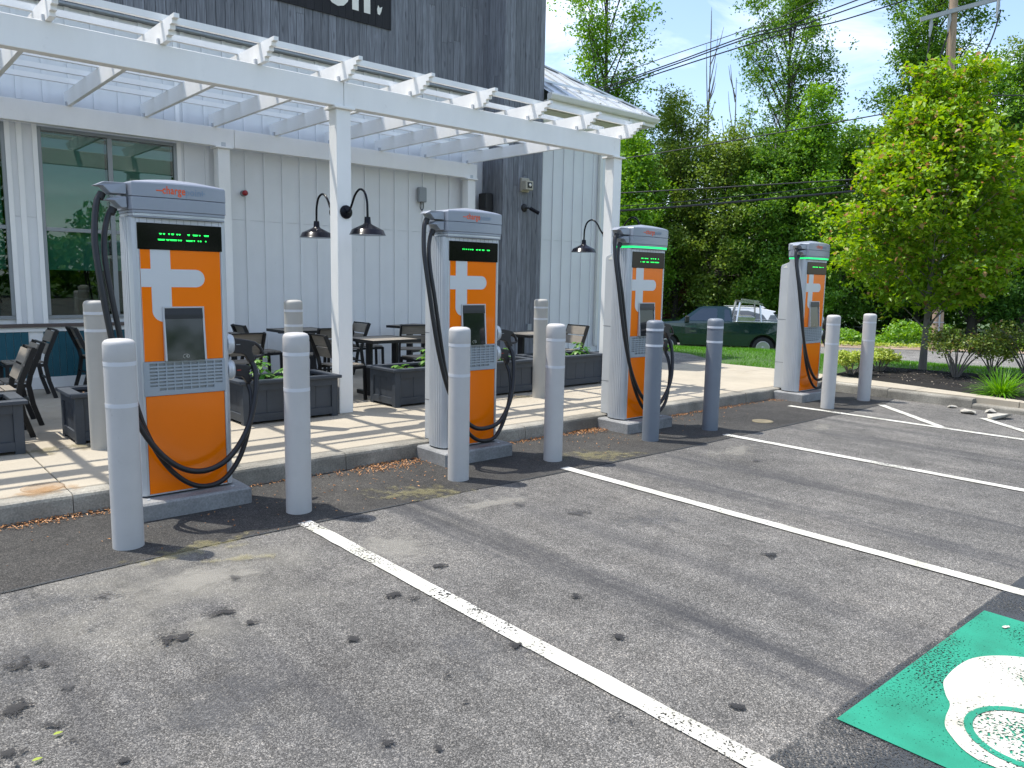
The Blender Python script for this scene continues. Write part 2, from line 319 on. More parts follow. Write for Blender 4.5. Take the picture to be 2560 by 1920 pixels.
pmat('grey_plastic', (.26, .28, .29), .5)
pmat('soffit', (.55, .54, .49), .7)
leafmat('leaf_maple', (.085, .22, .010), (.25, .40, .03), .42, (.40, .22, .10))
leafmat('leaf_mid', (.055, .155, .018), (.15, .285, .038), .36)
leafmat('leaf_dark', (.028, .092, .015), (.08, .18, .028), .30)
leafmat('leaf_olive', (.08, .155, .024), (.21, .30, .05), .36)
leafmat('leaf_fresh', (.075, .205, .017), (.20, .37, .042), .38)
leafmat('leaf_yellow', (.24, .36, .04), (.45, .52, .12), .35)
leafmat('leaf_azalea', (.045, .11, .015), (.15, .20, .035), .25, (.18, .10, .04))
leafmat('grass', (.06, .19, .012), (.13, .33, .03), .3)
leafmat('grass_clump', (.07, .22, .01), (.15, .35, .02), .35)
leafmat('seedling', (.06, .20, .03), (.18, .34, .08), .35)
leafmat('litter', (.24, .10, .035), (.50, .27, .12), .1)
leafmat('leaf_chip', (.20, .15, .10), (.55, .48, .38), .0)
pmat('bark', (.11, .095, .08), .9, var=.35, scale=5, bump=.5, bscale=14, stretch=(3, 3, .5))
pmat('bark_dark', (.05, .043, .036), .9, var=.35, scale=4, bump=.5, bscale=14, stretch=(3, 3, .5))
pmat('bark_pale', (.17, .155, .14), .85, var=.3, scale=5, bump=.3, bscale=20, stretch=(3, 3, .5))
pmat('pole_wood', (.34, .24, .165), .85, var=.4, scale=3, bump=.4, bscale=18, stretch=(5, 5, .35))
pmat('pole_grey', (.35, .36, .37), .6)
pmat('wire', (.02, .02, .022), .6)
pmat('lawn_soil', (.045, .10, .014), .95, var=.35, scale=6)
pmat('verge', (.27, .20, .15), .95, var=.3, scale=1.5, bump=.4, bscale=20)
pmat('ground_far', (.06, .10, .03), .95, var=.35, scale=.4)
pmat('mulch', (.0065, .005, .0042), .95, var=.6, scale=45, bump=1.0, bscale=70)
pmat('truck_green', (.008, .034, .035), .15, .3, .06, 2, coat=1.)
pmat('car_white', (.78, .79, .80), .25, 0, .02, coat=.5)
pmat('chrome', (.55, .55, .54), .25, .9)
pmat('tyre', (.014, .014, .015), .8)
pmat('plastic_black', (.02, .02, .021), .6)
pmat('rim_silver', (.42, .42, .40), .35, .6)
pmat('tail_red', (.30, .015, .02), .25)
glassmat('car_glass', (.10, .15, .15), .12)
pmat('red_clad', (.16, .045, .035), .8, var=.2)
pmat('rock', (.40, .38, .33), .9, var=.25, scale=6, bump=.5, bscale=30)
pmat('iron', (.20, .17, .11), .7, .3, .3, 8)

# ------------------------------------------------------------------ geometry helpers
class MB:
    def __init__(s): s.v = []; s.f = []; s.mi = []; s.sm = []
    def add(s, vs, fs, mi=0, smooth=False):
        o = len(s.v); s.v += [tuple(map(float, p)) for p in vs]
        for f in fs: s.f.append([i+o for i in f]); s.mi.append(mi); s.sm.append(smooth)
        return s
    def box(s, x0, x1, y0, y1, z0, z1, mi=0):
        return s.add([(x0, y0, z0), (x1, y0, z0), (x1, y1, z0), (x0, y1, z0), (x0, y0, z1), (x1, y0, z1), (x1, y1, z1), (x0, y1, z1)],
                     [(3, 2, 1, 0), (4, 5, 6, 7), (0, 1, 5, 4), (1, 2, 6, 5), (2, 3, 7, 6), (3, 0, 4, 7)], mi)
    def bar(s, a, b, w, h, mi=0, upv=(0, 0, 1)):
        """box beam from a to b, w across, h along upv"""
        a, b = Vector(a), Vector(b); d = (b-a).normalized(); u = Vector(upv)
        x = d.cross(u)
        if x.length < 1e-4: x = d.cross(Vector((0, 1, 0)))
        x.normalize(); u = x.cross(d).normalized()
        P = [a+x*i*w/2+u*j*h/2 for i, j in ((-1, -1), (1, -1), (1, 1), (-1, 1))]+[b+x*i*w/2+u*j*h/2 for i, j in ((-1, -1), (1, -1), (1, 1), (-1, 1))]
        return s.add(P, [(0, 1, 2, 3), (7, 6, 5, 4), (4, 5, 1, 0), (5, 6, 2, 1), (6, 7, 3, 2), (7, 4, 0, 3)], mi)
    def prism(s, poly, d0, d1, ax='y', mi=0, smooth=False):
        """poly: list of 2-D points; ax 'y': (x,z) extruded in y; 'z': (x,y); 'x': (y,z)"""
        f = {'y': lambda p, d: (p[0], d, p[1]), 'z': lambda p, d: (p[0], p[1], d), 'x': lambda p, d: (d, p[0], p[1])}[ax]
        n = len(poly); V = [f(p, d0) for p in poly]+[f(p, d1) for p in poly]
        s.add(V, [list(range(n)), list(range(2*n-1, n-1, -1))], mi)
        s.add(V, [(i, i+n, (i+1) % n+n, (i+1) % n) for i in range(n)], mi, smooth)
        return s
    def tube(s, pts, r, n=8, mi=0, caps=True, smooth=True):
        pts = [Vector(p) for p in pts]; rs = r if isinstance(r, (list, tuple)) else [r]*len(pts)
        V = []; ref = None
        for i, p in enumerate(pts):
            d = (pts[min(i+1, len(pts)-1)]-pts[max(i-1, 0)]).normalized()
            if ref is None:
                ref = d.orthogonal().normalized()
            else:
                ref = (ref-d*ref.dot(d)).normalized()
            q = d.cross(ref)
            V += [p+(ref*math.cos(2*math.pi*k/n)+q*math.sin(2*math.pi*k/n))*rs[i] for k in range(n)]
        F = [(i*n+k, i*n+(k+1) % n, (i+1)*n+(k+1) % n, (i+1)*n+k) for i in range(len(pts)-1) for k in range(n)]
        s.add(V, F, mi, smooth)
        if caps:
            s.add(V[:n], [tuple(range(n-1, -1, -1))], mi); s.add(V[-n:], [tuple(range(n))], mi)
        return s
    def lathe(s, prof, n=24, c=(0, 0, 0), ax='z', mi=0, smooth=True):
        V = []
        for r, h in prof:
            for k in range(n):
                a = 2*math.pi*k/n; u, v = r*math.cos(a), r*math.sin(a)
                V.append({'z': (c[0]+u, c[1]+v, c[2]+h), 'y': (c[0]+u, c[1]+h, c[2]-v), 'x': (c[0]+h, c[1]+u, c[2]+v)}[ax])
        F = [(i*n+k, i*n+(k+1) % n, (i+1)*n+(k+1) % n, (i+1)*n+k) for i in range(len(prof)-1) for k in range(n)]
        s.add(V, F, mi, smooth)
        if prof[0][0] > 1e-6: s.add(V[:n], [tuple(range(n-1, -1, -1))], mi)
        if prof[-1][0] > 1e-6: s.add(V[-n:], [tuple(range(n))], mi)
        return s
    def mesh(s, name, mats, bevel=0, seg=2):
        me = bpy.data.meshes.new(name); me.from_pydata(s.v, [], s.f)
        for q in ([mats] if isinstance(mats, str) else mats): me.materials.append(M[q])
        me.polygons.foreach_set('material_index', s.mi); me.polygons.foreach_set('use_smooth', s.sm)
        if bevel:
            bm = bmesh.new(); bm.from_mesh(me); bmesh.ops.remove_doubles(bm, verts=bm.verts, dist=1e-5)
            es = [e for e in bm.edges if len(e.link_faces) == 2 and e.calc_face_angle(0) > .5]
            bmesh.ops.bevel(bm, geom=es, offset=bevel, segments=seg, affect='EDGES', profile=.5, clamp_overlap=True)
            bmesh.ops.recalc_face_normals(bm, faces=bm.faces)
            bm.to_mesh(me); bm.free()
        else:
            bm = bmesh.new(); bm.from_mesh(me); bmesh.ops.recalc_face_normals(bm, faces=bm.faces); bm.to_mesh(me); bm.free()
        me.update(); return me
    def build(s, name, mats, parent=None, bevel=0, seg=2, loc=None):
        return link(name, s.mesh(name, mats, bevel, seg), parent, loc)
def link(name, me, parent=None, loc=None, rz=0):
    o = bpy.data.objects.new(name, me); COL.objects.link(o)
    if parent is not None: o.parent = parent
    if loc is not None: o.location = loc
    if rz: o.rotation_euler = (0, 0, rz)
    return o
def tag(o, label=None, cat=None, group=None, kind=None):
    if label: o['label'] = label
    if cat: o['category'] = cat
    if group: o['group'] = group
    if kind: o['kind'] = kind
    return o
def empty(name, loc=(0, 0, 0), rz=0, label=None, cat=None, group=None):
    o = bpy.data.objects.new(name, None); COL.objects.link(o); o.location = loc; o.rotation_euler = (0, 0, rz); o.empty_display_size = .1
    return tag(o, label, cat, group)
def copy_tree(o, parent=None):
    c = o.copy(); COL.objects.link(c); c.parent = parent
    for ch in list(o.children): copy_tree(ch, c)
    return c
def box(name, mat, x0, x1, y0, y1, z0, z1, parent=None, bevel=0, loc=None):
    return MB().box(x0, x1, y0, y1, z0, z1).build(name, mat, parent, bevel, 1, loc)
def spline(pts, n=8):
    """Catmull-Rom"""
    P = [np.array(p, float) for p in pts]; P = [2*P[0]-P[1]]+P+[2*P[-1]-P[-2]]; out = []
    for i in range(1, len(P)-2):
        for k in range(n):
            t = k/n; a, b, c, d = P[i-1:i+3]
            out.append(.5*(2*b+(c-a)*t+(2*a-5*b+4*c-d)*t*t+(3*b-a-3*c+d)*t**3))
    out.append(P[-2]); return [tuple(p) for p in out]
def text_mesh(txt, width, height, extrude=.002, bold=0.):
    cu = bpy.data.curves.new('t', 'FONT'); cu.body = txt; cu.size = 1; cu.extrude = 0; cu.offset = bold; cu.resolution_u = 3; cu.space_character = 1.08
    ob = bpy.data.objects.new('t', cu); COL.objects.link(ob)
    me = bpy.data.meshes.new_from_object(ob); bpy.data.objects.remove(ob)
    V = np.array([v.co for v in me.vertices]); F = [list(p.vertices) for p in me.polygons]
    V = V-V.min(0); sx = width/V[:, 0].max(); 
    return V[:, 0]*sx, V[:, 1]*height, F        # height = em scale
rng = np.random.default_rng(7); random.seed(7)

# ================================================================== GROUND
def sheet(name, mat, poly, z, parent=None, kind=None):
    o = MB().add([(x, y, z) for x, y in poly], [list(range(len(poly)))]).build(name, mat, parent)
    if kind: o['kind'] = kind
    return o
NX, NY = .8, .6            # across the street
SX, SY = .6, -.8           # along the street
def st(n, u, z): return (NX*n+SX*u, NY*n+SY*u, z)
def sstep(a, b, x): t = np.clip((x-a)/(b-a), 0, 1); return t*t*(3-2*t)
def lawn_z(x, y):
    n = NX*x+NY*y; u = SX*x+SY*y
    t = np.clip((n-14.5)/9.5, 0, 1)
    return .12-1.0*t**1.7-.05*np.clip(u-7, 0, 6)*sstep(12.8, 16, n)*(1-sstep(20, 24, n))
STREET_Z = -.9
sheet('ground', 'ground_far', [(-400, -400), (500, -400), (500, 500), (-400, 500)], -1.0, kind='structure')
lot = sheet('parking_lot', 'asphalt_old', [(-30, -45), (11.99, -45), (11.99, .05), (-30, .05)], 0, kind='structure')
tag(lot, 'worn grey asphalt car park')
pat = sheet('asphalt_strip', 'asphalt_patch', [(-4, .02), (-4, -1.31), (.27, -1.27), (1.5, -1.20), (3.0, -1.20), (6.2, -1.29), (9.7, -1.27), (11.2, -1.26), (11.96, -1.1), (11.96, .02)], .004, lot)
V = []
for x, y in [(-4, -1.31), (.27, -1.27), (1.5, -1.20), (3.0, -1.20), (6.2, -1.29), (9.7, -1.27), (11.2, -1.26), (11.96, -1.1)]: V += [(x, y-.014, .0062), (x, y+.008, .0062)]
MB().add(V, [(2*i, 2*i+2, 2*i+3, 2*i+1) for i in range(7)]).build('asphalt_joint', 'seal_black', lot)
pat['label'] = 'newer dark asphalt strip along the kerb'
# painted bay lines
def pline(a, b, wd=.105, z=.008, mat='line_paint', name='painted_line'):
    a, b = Vector((a[0], a[1], z)), Vector((b[0], b[1], z)); d = (b-a).normalized(); p = Vector((-d.y, d.x, 0))*wd/2
    N = max(2, int((b-a).length/.12)); V = []; rr = random.Random(int(a.x*100))
    for i in range(N+1):
        c = a+(b-a)*i/N; j1, j2 = rr.uniform(-.004, .004), rr.uniform(-.004, .004)
        V += [c+p*(1+j1/wd*2), c-p*(1+j2/wd*2)]
    return MB().add(V, [(2*i, 2*i+1, 2*i+3, 2*i+2) for i in range(N)]).build(name, mat, lot)
for x, y in ((2.085, -1.15), (4.682, -1.14), (7.289, -1.14), (9.893, -.5)): pline((x, y), (x+.0, -7.2))
for k in range(4): pline((11.12, -1.27-1.33*k), (9.95, -2.50-1.33*k), z=.009)
# charging bay emblem
sheet('sealed_rectangle', 'seal_black', [(2.08, -4.70), (4.98, -4.74), (4.98, -7.4), (2.08, -7.4)], .006, lot)
sheet('green_square', 'green_paint', [(2.585, -4.745), (4.22, -4.765), (4.22, -6.9), (2.585, -6.9)], .010, lot)
bl = [(2.72, -5.25), (2.72, -5.21), (2.75, -5.147), (2.808, -5.088), (2.862, -5.048), (2.939, -5.024), (3.044, -5.003), (3.113, -4.963), (3.206, -4.92), (3.275, -4.906), (3.427, -4.901), (3.571, -4.921), (3.689, -4.987), (3.78, -5.1),
      (3.82, -5.3), (3.80, -5.6), (3.74, -5.9), (3.6, -6.15), (3.3, -6.28), (3.0, -6.25), (2.8, -6.1), (2.72, -5.8)]
sheet('white_car_emblem', 'white_symbol', [p[:2] for p in spline([(x, y, 0) for x, y in bl], 4)], .014, lot)
mb = MB(); rp_ = [(2.97+.19*math.cos(a), -5.29+.17*math.sin(a)) for a in np.linspace(0, 2*math.pi, 40)]
V = []
for a in np.linspace(0, 2*math.pi, 41): V += [(3.02+.20*math.cos(a), -5.29+.185*math.sin(a), .018), (3.02+.235*math.cos(a), -5.29+.215*math.sin(a), .018)]
mb.add(V, [(2*i, 2*i+1, 2*i+3, 2*i+2) for i in range(40)]).build('emblem_wheel_ring', 'green_paint', lot)
rr = random.Random(4)
for i, (x, y, s) in enumerate([(4.07, -4.91, .022), (4.12, -5.02, .028)]):
    sheet('paint_fleck', 'white_symbol', [(x+s*math.cos(a)*rr.uniform(.5, 1.5), y+s*.6*math.sin(a)*rr.uniform(.5, 1.5)) for a in np.linspace(0, 6, 9)], .016, lot)
# stains (flat blots, each its own little sheet)
def blot(x, y, rx, ry, mat='oil_black', rot=0., name='oil_stain', z=.012, parent=None):
    n = 16; V = [(rx*math.cos(2*math.pi*k/n), ry*math.sin(2*math.pi*k/n), 0) for k in range(n)]
    o = MB().add(V, [list(range(n))]).build(name, mat, lot if parent is None else parent, loc=(x, y, z)); o.rotation_euler = (0, 0, rot); return o
for i, (x, y, a, b) in enumerate([(0.21, -2.23, 0.091, 0.059), (0.8, -2.38, 0.084, 0.064), (1.09, -2.26, 0.077, 0.045), (1.15, -2.44, 0.036, 0.035), (0.13, -2.61, 0.05, 0.083), (0.21, -2.83, 0.055, 0.031), (0.25, -2.99, 0.023, 0.029),
        (0.56, -3.27, 0.018, 0.019), (0.36, -3.23, 0.015, 0.018), (0.06, -2.96, 0.048, 0.068), (2.32, -2.42, 0.064, 0.037), (1.88, -2.61, 0.044, 0.049), (1.94, -2.75, 0.037, 0.042), (1.44, -2.93, 0.03, 0.034), (1.6, -3.48, 0.021, 0.029),
        (2.01, -3.46, 0.027, 0.03), (2.64, -3.25, 0.032, 0.04), (2.45, -3.72, 0.04, 0.039), (1.91, -4.19, 0.039, 0.035), (1.14, -3.74, 0.025, 0.022), (1.25, -3.89, 0.019, 0.018), (1.52, -3.7, 0.015, 0.011), (4.08, -3.59, 0.063, 0.044), (2.37, -4.44, 0.038, 0.032)]):
    blot(x, y, a*1.55, b*1.4, rot=-yaw+.3*math.sin(i*7.))
for i, (x, y, a, b) in enumerate([(0.74, -2.7, 0.05, 0.038), (0.81, -2.66, 0.032, 0.033), (0.68, -1.68, 0.072, 0.059), (1.32, -1.83, 0.041, 0.046), (2.41, -1.32, 0.098, 0.1), (3.56, -1.76, 0.056, 0.052), (3.77, -2.18, 0.098, 0.1), (2.45, -3.0, 0.031, 0.027), (0.52, -2.05, 0.031, 0.03), (0.32, -2.57, 0.023, 0.036), (6.4, -2.1, .12, .06), (8.9, -2.0, .12, .06)]):
    blot(x, y, a*1.5, b*1.5, 'oil_faint', -yaw+.5*math.sin(i*5.))
for x, y, a, b, r_ in ((3.15, -1.02, .55, .26, -.6), (5.3, -.98, .6, .3, -.5), (1.3, -1.25, .6, .16, .1), (1.47, -1.57, .25, .1, -.4)):
    blot(x, y, a, b, 'chalk_yellow', r_, 'yellow_mark', .011)
for x, y, a, b, m_ in ((.45, -1.62, .42, .3, 'dark_film'), (.2, -2.2, .5, .5, 'dark_film'), (.75, -3.1, .6, .9, 'dark_film'), (1.15, -1.75, .6, .35, 'pale_film'), (.1, -1.5, .3, .15, 'pale_film'), (3.4, -1.6, .5, .2, 'pale_film'), (2.3, -2.0, .5, .6, 'pale_film'), (4.0, -2.6, .7, .5, 'dark_film'), (6.6, -1.7, .8, .3, 'pale_film'), (1.9, -3.4, .5, .6, 'dark_film'), (8.6, -1.6, .7, .25, 'pale_film')):
    blot(x, y, a, b, m_, .2*math.sin(x*9), 'worn_patch', .0055 if m_ == 'pale_film' else .0065)
# iron lid set in the asphalt
l_ = MB().lathe([(.13, .004), (.13, .012), (.105, .012), (.10, .009), (0, .010)], 28).build('valve_lid', 'iron', lot, loc=(8.43, -.95, 0))

# ---- kerb and pavement (concrete slabs with open joints)
kerb = tag(empty('kerb'), 'grey concrete kerb edging the pavement', kind='structure')
def kerb_piece(a, b, h=.155, w_=.15):
    a, b = Vector(a), Vector(b); d = (b-a).normalized(); p = Vector((-d.y, d.x)) ; L_ = (b-a).length
    N = max(2, int(L_/.12)); V = []; r_ = random.Random(int(a.x*31+a.y*17)); 
    prof = ((-.012, -.2), (0, h-.03), (.008, h-.01), (.028, h), (w_, h))
    for i in range(N+1):
        c = a+d*L_*i/N; j = r_.uniform(-.004, .004)
        for k, (q, z) in enumerate(prof): V.append((c.x+p.x*(q+(j if 0 < k < 4 else 0)), c.y+p.y*(q+(j if 0 < k < 4 else 0)), z+(r_.uniform(-.003, .0015) if k == 2 else 0)))
    n = len(prof); F = [(i*n+k, (i+1)*n+k, (i+1)*n+k+1, i*n+k+1) for i in range(N) for k in range(n-1)]
    F += [tuple(range(n)), tuple(reversed(range(N*n, N*n+n)))]
    MB().add(V, F).build('kerb_section', 'kerb', kerb)
XJ = [-5.62, -3.45, -1.28, .89, 3.06, 5.23, 7.40, 9.57, 11.95]
for a, b in zip(XJ[:-1], XJ[1:]): kerb_piece((a+.003, 0), (b-.003, 0))
for k, (a, b, h) in enumerate([((11.96, -.0), (11.955, -1.0), .15), ((11.955, -1.006), (11.94, -2.2), .14), ((11.94, -2.206), (11.92, -3.1), .075), ((11.92, -3.106), (11.9, -5.5), .13), ((11.9, -5.506), (11.85, -9), .14)]): kerb_piece(a, b, h)
walk = tag(empty('pavement'), 'sunlit beige concrete pavement in large slabs', kind='structure')
def slab(poly, z=.16):
    MB().prism(poly, -.1, z, 'z').build('slab', 'walk', walk, .006, 1)
YJ = [.155, 2.45, 4.15, 5.76]; g_ = .004
for a, b in zip(XJ[:-1], XJ[1:]):
    for c, d in zip(YJ[:-1], YJ[1:]):
        if c > 3 and a > 9: d = 5.6
        slab([(a+g_, c+g_), (b-g_, c+g_), (b-g_, d-g_), (a+g_, d-g_)])
for p in ([(11.954, .155), (12.87, .155), (12.9, 1.5), (11.954, 1.5)], [(11.954, 1.508), (12.9, 1.508), (12.78, 2.85), (11.954, 3.0)],
          [(12.11, .147), (12.11, -1.35), (12.57, -1.35), (12.74, -.5), (12.86, .147)], [(12.1, -1.358), (12.08, -2.75), (12.26, -2.75), (12.56, -1.358)],
          [(12.08, -2.758), (12.06, -5), (12.3, -5), (12.26, -2.758)], [(12.06, -5.01), (12.04, -9), (12.4, -9), (12.3, -5.01)]): slab(p)
tag(MB().lathe([(.14, 0), (.14, .006), (.11, .007), (.105, .004), (0, .005)], 28).build('valve_lid', 'lid_tan', walk, loc=(.76, .30, .156)), 'round rusty valve lid')
blot(.72, .15, .42, .22, 'rust_stain', .2, 'rust_stain', .1655, walk); blot(.3, 1.35, .5, .25, 'rust_stain', .1, 'rust_stain', .1652, walk)
blot(1.33, 1.62, .28, .3, 'damp_stain', .5, 'damp_stain', .1652, walk); blot(6.6, 1.55, .6, .2, 'damp_stain', 0, 'damp_stain', .1652, walk); blot(1.02, 1.6, .25, .3, 'damp_stain', 0, 'damp_stain', .165, walk)
sheet('path', 'asphalt_street', [(11.3, 3.06), (12.75, 2.87), (13.45, 3.36), (14.1, 4.3), (14.2, 5.2), (13.7, 6.6), (13.2, 11), (11.5, 11), (11.5, 3.06)][:8], .150, kind='structure')

# ---- lawn, planting bed, street
xs = np.arange(12.6, 42.01, .5); ys = np.arange(-24, 16.01, .5); V = []; F = []; idx = {}
for i, x in enumerate(xs):
    for j, y in enumerate(ys):
        if NX*x+NY*y < 24.6: idx[i, j] = len(V); V.append((x, y, float(lawn_z(x, y))))
for (i, j) in idx:
    q = [(i, j), (i+1, j), (i+1, j+1), (i, j+1)]
    if all(k in idx for k in q): F.append([idx[k] for k in q])
lawn = MB().add(V, F, 0, True).build('lawn', 'lawn_soil'); lawn['kind'] = 'structure'
V = [st(n, u, STREET_Z) for n, u in ((23.6, -90), (31.3, -90), (31.3, 90), (23.6, 90))]
MB().add(V, [(0, 1, 2, 3)]).build('street', 'asphalt_street')['kind'] = 'structure'
V = [st(n, u, z) for n, u, z in ((31.3, -90, STREET_Z+.01), (32.9, -90, -.86), (32.9, 90, -.86), (31.3, 90, STREET_Z+.01))]
MB().add(V, [(0, 1, 2, 3)]).build('verge', 'verge')['kind'] = 'structure'
# planting bed
def bed_pt(s, t):
    a = np.array([12.88, .5])*(1-s)+np.array([12.05, -7.])*s
    if s < .45:
        k = s/.45; a = np.array([12.86, .42])*(1-k)+np.array([12.27, -2.75])*k; a[0] += .12*math.sin(k*math.pi)
    else:
        k = (s-.45)/.55; a = np.array([12.27, -2.75])*(1-k)+np.array([12.35, -8.])*k
    b = np.array([15.0, .75])*(1-s)+np.array([17.4, -8.])*s
    return a*(1-t)+b*t
V = []; NS, NT = 150, 70
for i in range(NS+1):
    for j in range(NT+1):
        p = bed_pt(i/NS, j/NT); e = min(1, min(j, NT-j)/10., i/8.)
        V.append((p[0], p[1], max(float(lawn_z(p[0], p[1])), .11)*.4+.085+.06*math.sqrt(e)+float(rng.normal(0, .007))*e))
bed = MB().add(V, [(i*(NT+1)+j, (i+1)*(NT+1)+j, (i+1)*(NT+1)+j+1, i*(NT+1)+j+1) for i in range(NS) for j in range(NT)]).build('mulch_bed', 'mulch'); bed['kind'] = 'structure'

# ================================================================== BUILDING
WY = 5.70
bld = empty('restaurant_building', (0, WY, 0), 0, 'white board and batten restaurant with tall grey plank upper wall', 'building')
bp_ = lambda b, name, mat, par=bld, bev=0: b.build(name, mat, par, bev)
# structural mass (local y: 0 is the siding face)
mb = MB()
mb.box(-8, -.3, .03, .15, 0, 5.1); mb.box(1.50, 1.855, .03, .15, 0, 5.1); mb.box(3.585, 9.3, .03, .15, 0, 5.1)
mb.box(-.3, 1.50, .03, .15, 3.555, 5.1); mb.box(1.855, 3.585, .03, .15, 3.555, 5.1)
mb.box(-.3, 1.50, .03, .15, 0, 1.09); mb.box(1.855, 3.585, .03, .15, 0, 1.09)
bp_(mb, 'wall_backing', 'white_wall')
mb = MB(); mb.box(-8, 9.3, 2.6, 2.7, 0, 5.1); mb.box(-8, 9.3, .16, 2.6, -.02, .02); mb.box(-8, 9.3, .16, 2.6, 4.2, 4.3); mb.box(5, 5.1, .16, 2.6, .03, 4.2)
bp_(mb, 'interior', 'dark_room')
bp_(MB().box(-8, 10.2, .0, 9, 5.12, 9.15), 'upper_storey', 'grey_plank')
ww = bp_(MB().box(-8, 1.50, .012, .028, .1, .105).box(3.585, 9.23, .012, .028, .1, .105), 'white_siding', 'white_wall')
def part(name, mat, x0, x1, y0, y1, z0, z1, par, bev=0): return MB().box(x0, x1, y0, y1, z0, z1).build(name, mat, par, bev, 1)
# siding panels with a horizontal seam, battens over the joints
bays = [4.603+.2965*k for k in range(-3, 16)]
pm = {}
r_ = random.Random(3)
for a, b in zip(bays[:-1], bays[1:]):
    if b > 9.24: b = 9.236
    seam = 2.54 if a > 3.9 else 2.3
    for z0, z1 in ((.18, seam-.002), (seam+.002, 5.09)):
        part('siding_panel', 'white_wall', a+.001, b-.001, -.0+r_.uniform(0, .002), .02, z0, z1, ww)
for x in bays: part('batten', 'white_wall', x-.03, x+.03, -.02, -.0005, .18, 5.09, ww)
part('siding_panel', 'white_wall', 3.59, 3.712, 0, .02, .18, 5.09, ww)
part('corner_trim', 'white_wood', 3.585, 3.64, -.022, -.001, 1.0, 5.09, ww)
for x0, x1 in ((1.50, 1.855),): # pier between windows
    part('siding_panel', 'white_wall', x0, x1, 0, .02, 1.03, 2.4, ww); part('siding_panel', 'white_wall', x0, x1, 0, .02, 2.404, 3.554, ww)
    for a, b in ((x0, x0+.055), (x1-.055, x1), (1.625, 1.685)): part('batten', 'white_wood', a, b, -.022, -.001, 1.03, 3.6, ww)
part('siding_panel', 'white_wall', -8, -.3, 0, .02, .18, 5.09, ww)
part('siding_panel', 'white_wall', -.3, 3.585, 0, .02, 3.556, 5.09, ww)
for k in range(0, 13): part('batten', 'white_wall', -.1+.2965*k-.03, -.1+.2965*k+.03, -.02, -.0005, 3.86, 5.09, ww)
part('drip_flashing', 'win_frame', -8, 9.24, -.12, .0, 5.095, 5.12, ww)
# wainscot below the windows
wn = part('wainscot', 'white_wood', -8, 3.585, -.004, .02, .18, 1.0, bld)
part('sill', 'sill_brown', -8, 3.6, -.07, .01, .985, 1.028, wn)
part('trim_board', 'white_wood', -8, 3.585, -.03, -.005, .925, .984, wn)
part('base_board', 'white_wall', -8, 3.585, -.035, -.005, .165, .318, wn)
for x0, x1 in ((-.25, 1.62), (1.79, 3.5)):
    n = int((x1-x0)/.085); wd = (x1-x0)/n
    for k in range(n): part('bead_board', 'teal_wall', x0+k*wd+.002, x0+(k+1)*wd-.002, -.018, -.005, .319, .924, wn)
# windows
def window(x0, x1, z0, z1, mull, rail):
    wroot = part('window', 'win_frame', x0, x1, .0, .028, z0, z0+.045, bld)
    f = MB(); f.box(x0, x0+.045, -.012, .03, z0+.046, z1); f.box(x1-.045, x1, -.012, .03, z0+.046, z1); f.box(x0+.046, x1-.046, -.012, .03, z1-.045, z1)
    for m_ in mull: f.box(m_-.03, m_+.03, -.011, .03, z0+.046, z1-.046)
    xs_ = [x0+.046]+[v for m_ in mull for v in (m_-.031, m_+.031)]+[x1-.046]
    for a, b in zip(xs_[::2], xs_[1::2]): f.box(a, b, -.010, .03, rail-.025, rail+.025)
    f.build('frame', 'win_frame', wroot, .003, 1)
    for a, b in zip(xs_[::2], xs_[1::2]):
        for c, d in ((z0+.046, rail-.026), (rail+.026, z1-.046)):
            part('pane', 'glass', a, b, .012, .016, c, d, wroot)
        part('roller_shade', 'shade_cloth', a+.01, b-.01, .11, .113, 1.74+r_.uniform(-.01, .01), z1-.05, wroot)
window(-.3, 1.50, 1.09, 3.555, [.6], 2.26)
window(1.855, 3.585, 1.09, 3.555, [2.707], 2.26)
# grey plank upper wall and tower
up_ = bp_(MB().box(-8, 9.24, -.03, -.001, 5.2, 9.1), 'upper_wall', 'dark_room')
x = -1.2; k = 0
while x < 9.22:
    wd = .138; b = min(x+wd, 9.24)
    cut = 5.12+r_.uniform(.6, 3.3)
    for z0, z1 in ((5.121, cut-.002), (cut+.002, 9.12)):
        part('plank', 'grey_plank', x+.0035, b-.0035, -.085+r_.uniform(0, .004), -.031, z0, z1, up_)
    x = b
part('plank', 'grey_plank', -8, -1.2, -.085, -.031, 5.121, 9.12, up_)
tw = bp_(MB().box(9.262, 10.235, -.56, 3, .16, 9.3), 'tower', 'dark_room')
n = 8; wd = 1.0/n
for k in range(n):
    cut = r_.uniform(1., 6.)
    for z0, z1 in ((.165, cut-.002), (cut+.002, 9.32)):
        part('plank', 'grey_plank', 9.24+k*wd+.0035, 9.24+(k+1)*wd-.0035, -.59+r_.uniform(0, .004), -.561, z0, z1, tw)
n = 4; wd = .585/n
for k in range(n):
    cut = r_.uniform(1., 6.)
    for z0, z1 in ((.165, cut-.002), (cut+.002, 9.32)):
        part('plank', 'grey_plank', 9.239+r_.uniform(0, .003), 9.261, -.5885+k*wd+.0025, -.5885+(k+1)*wd-.0025, z0, z1, tw)
for k in range(4): part('plank', 'grey_plank', 10.236, 10.25, -.55+k*.14, -.55+(k+1)*.14-.004, 5, 9.32, tw)
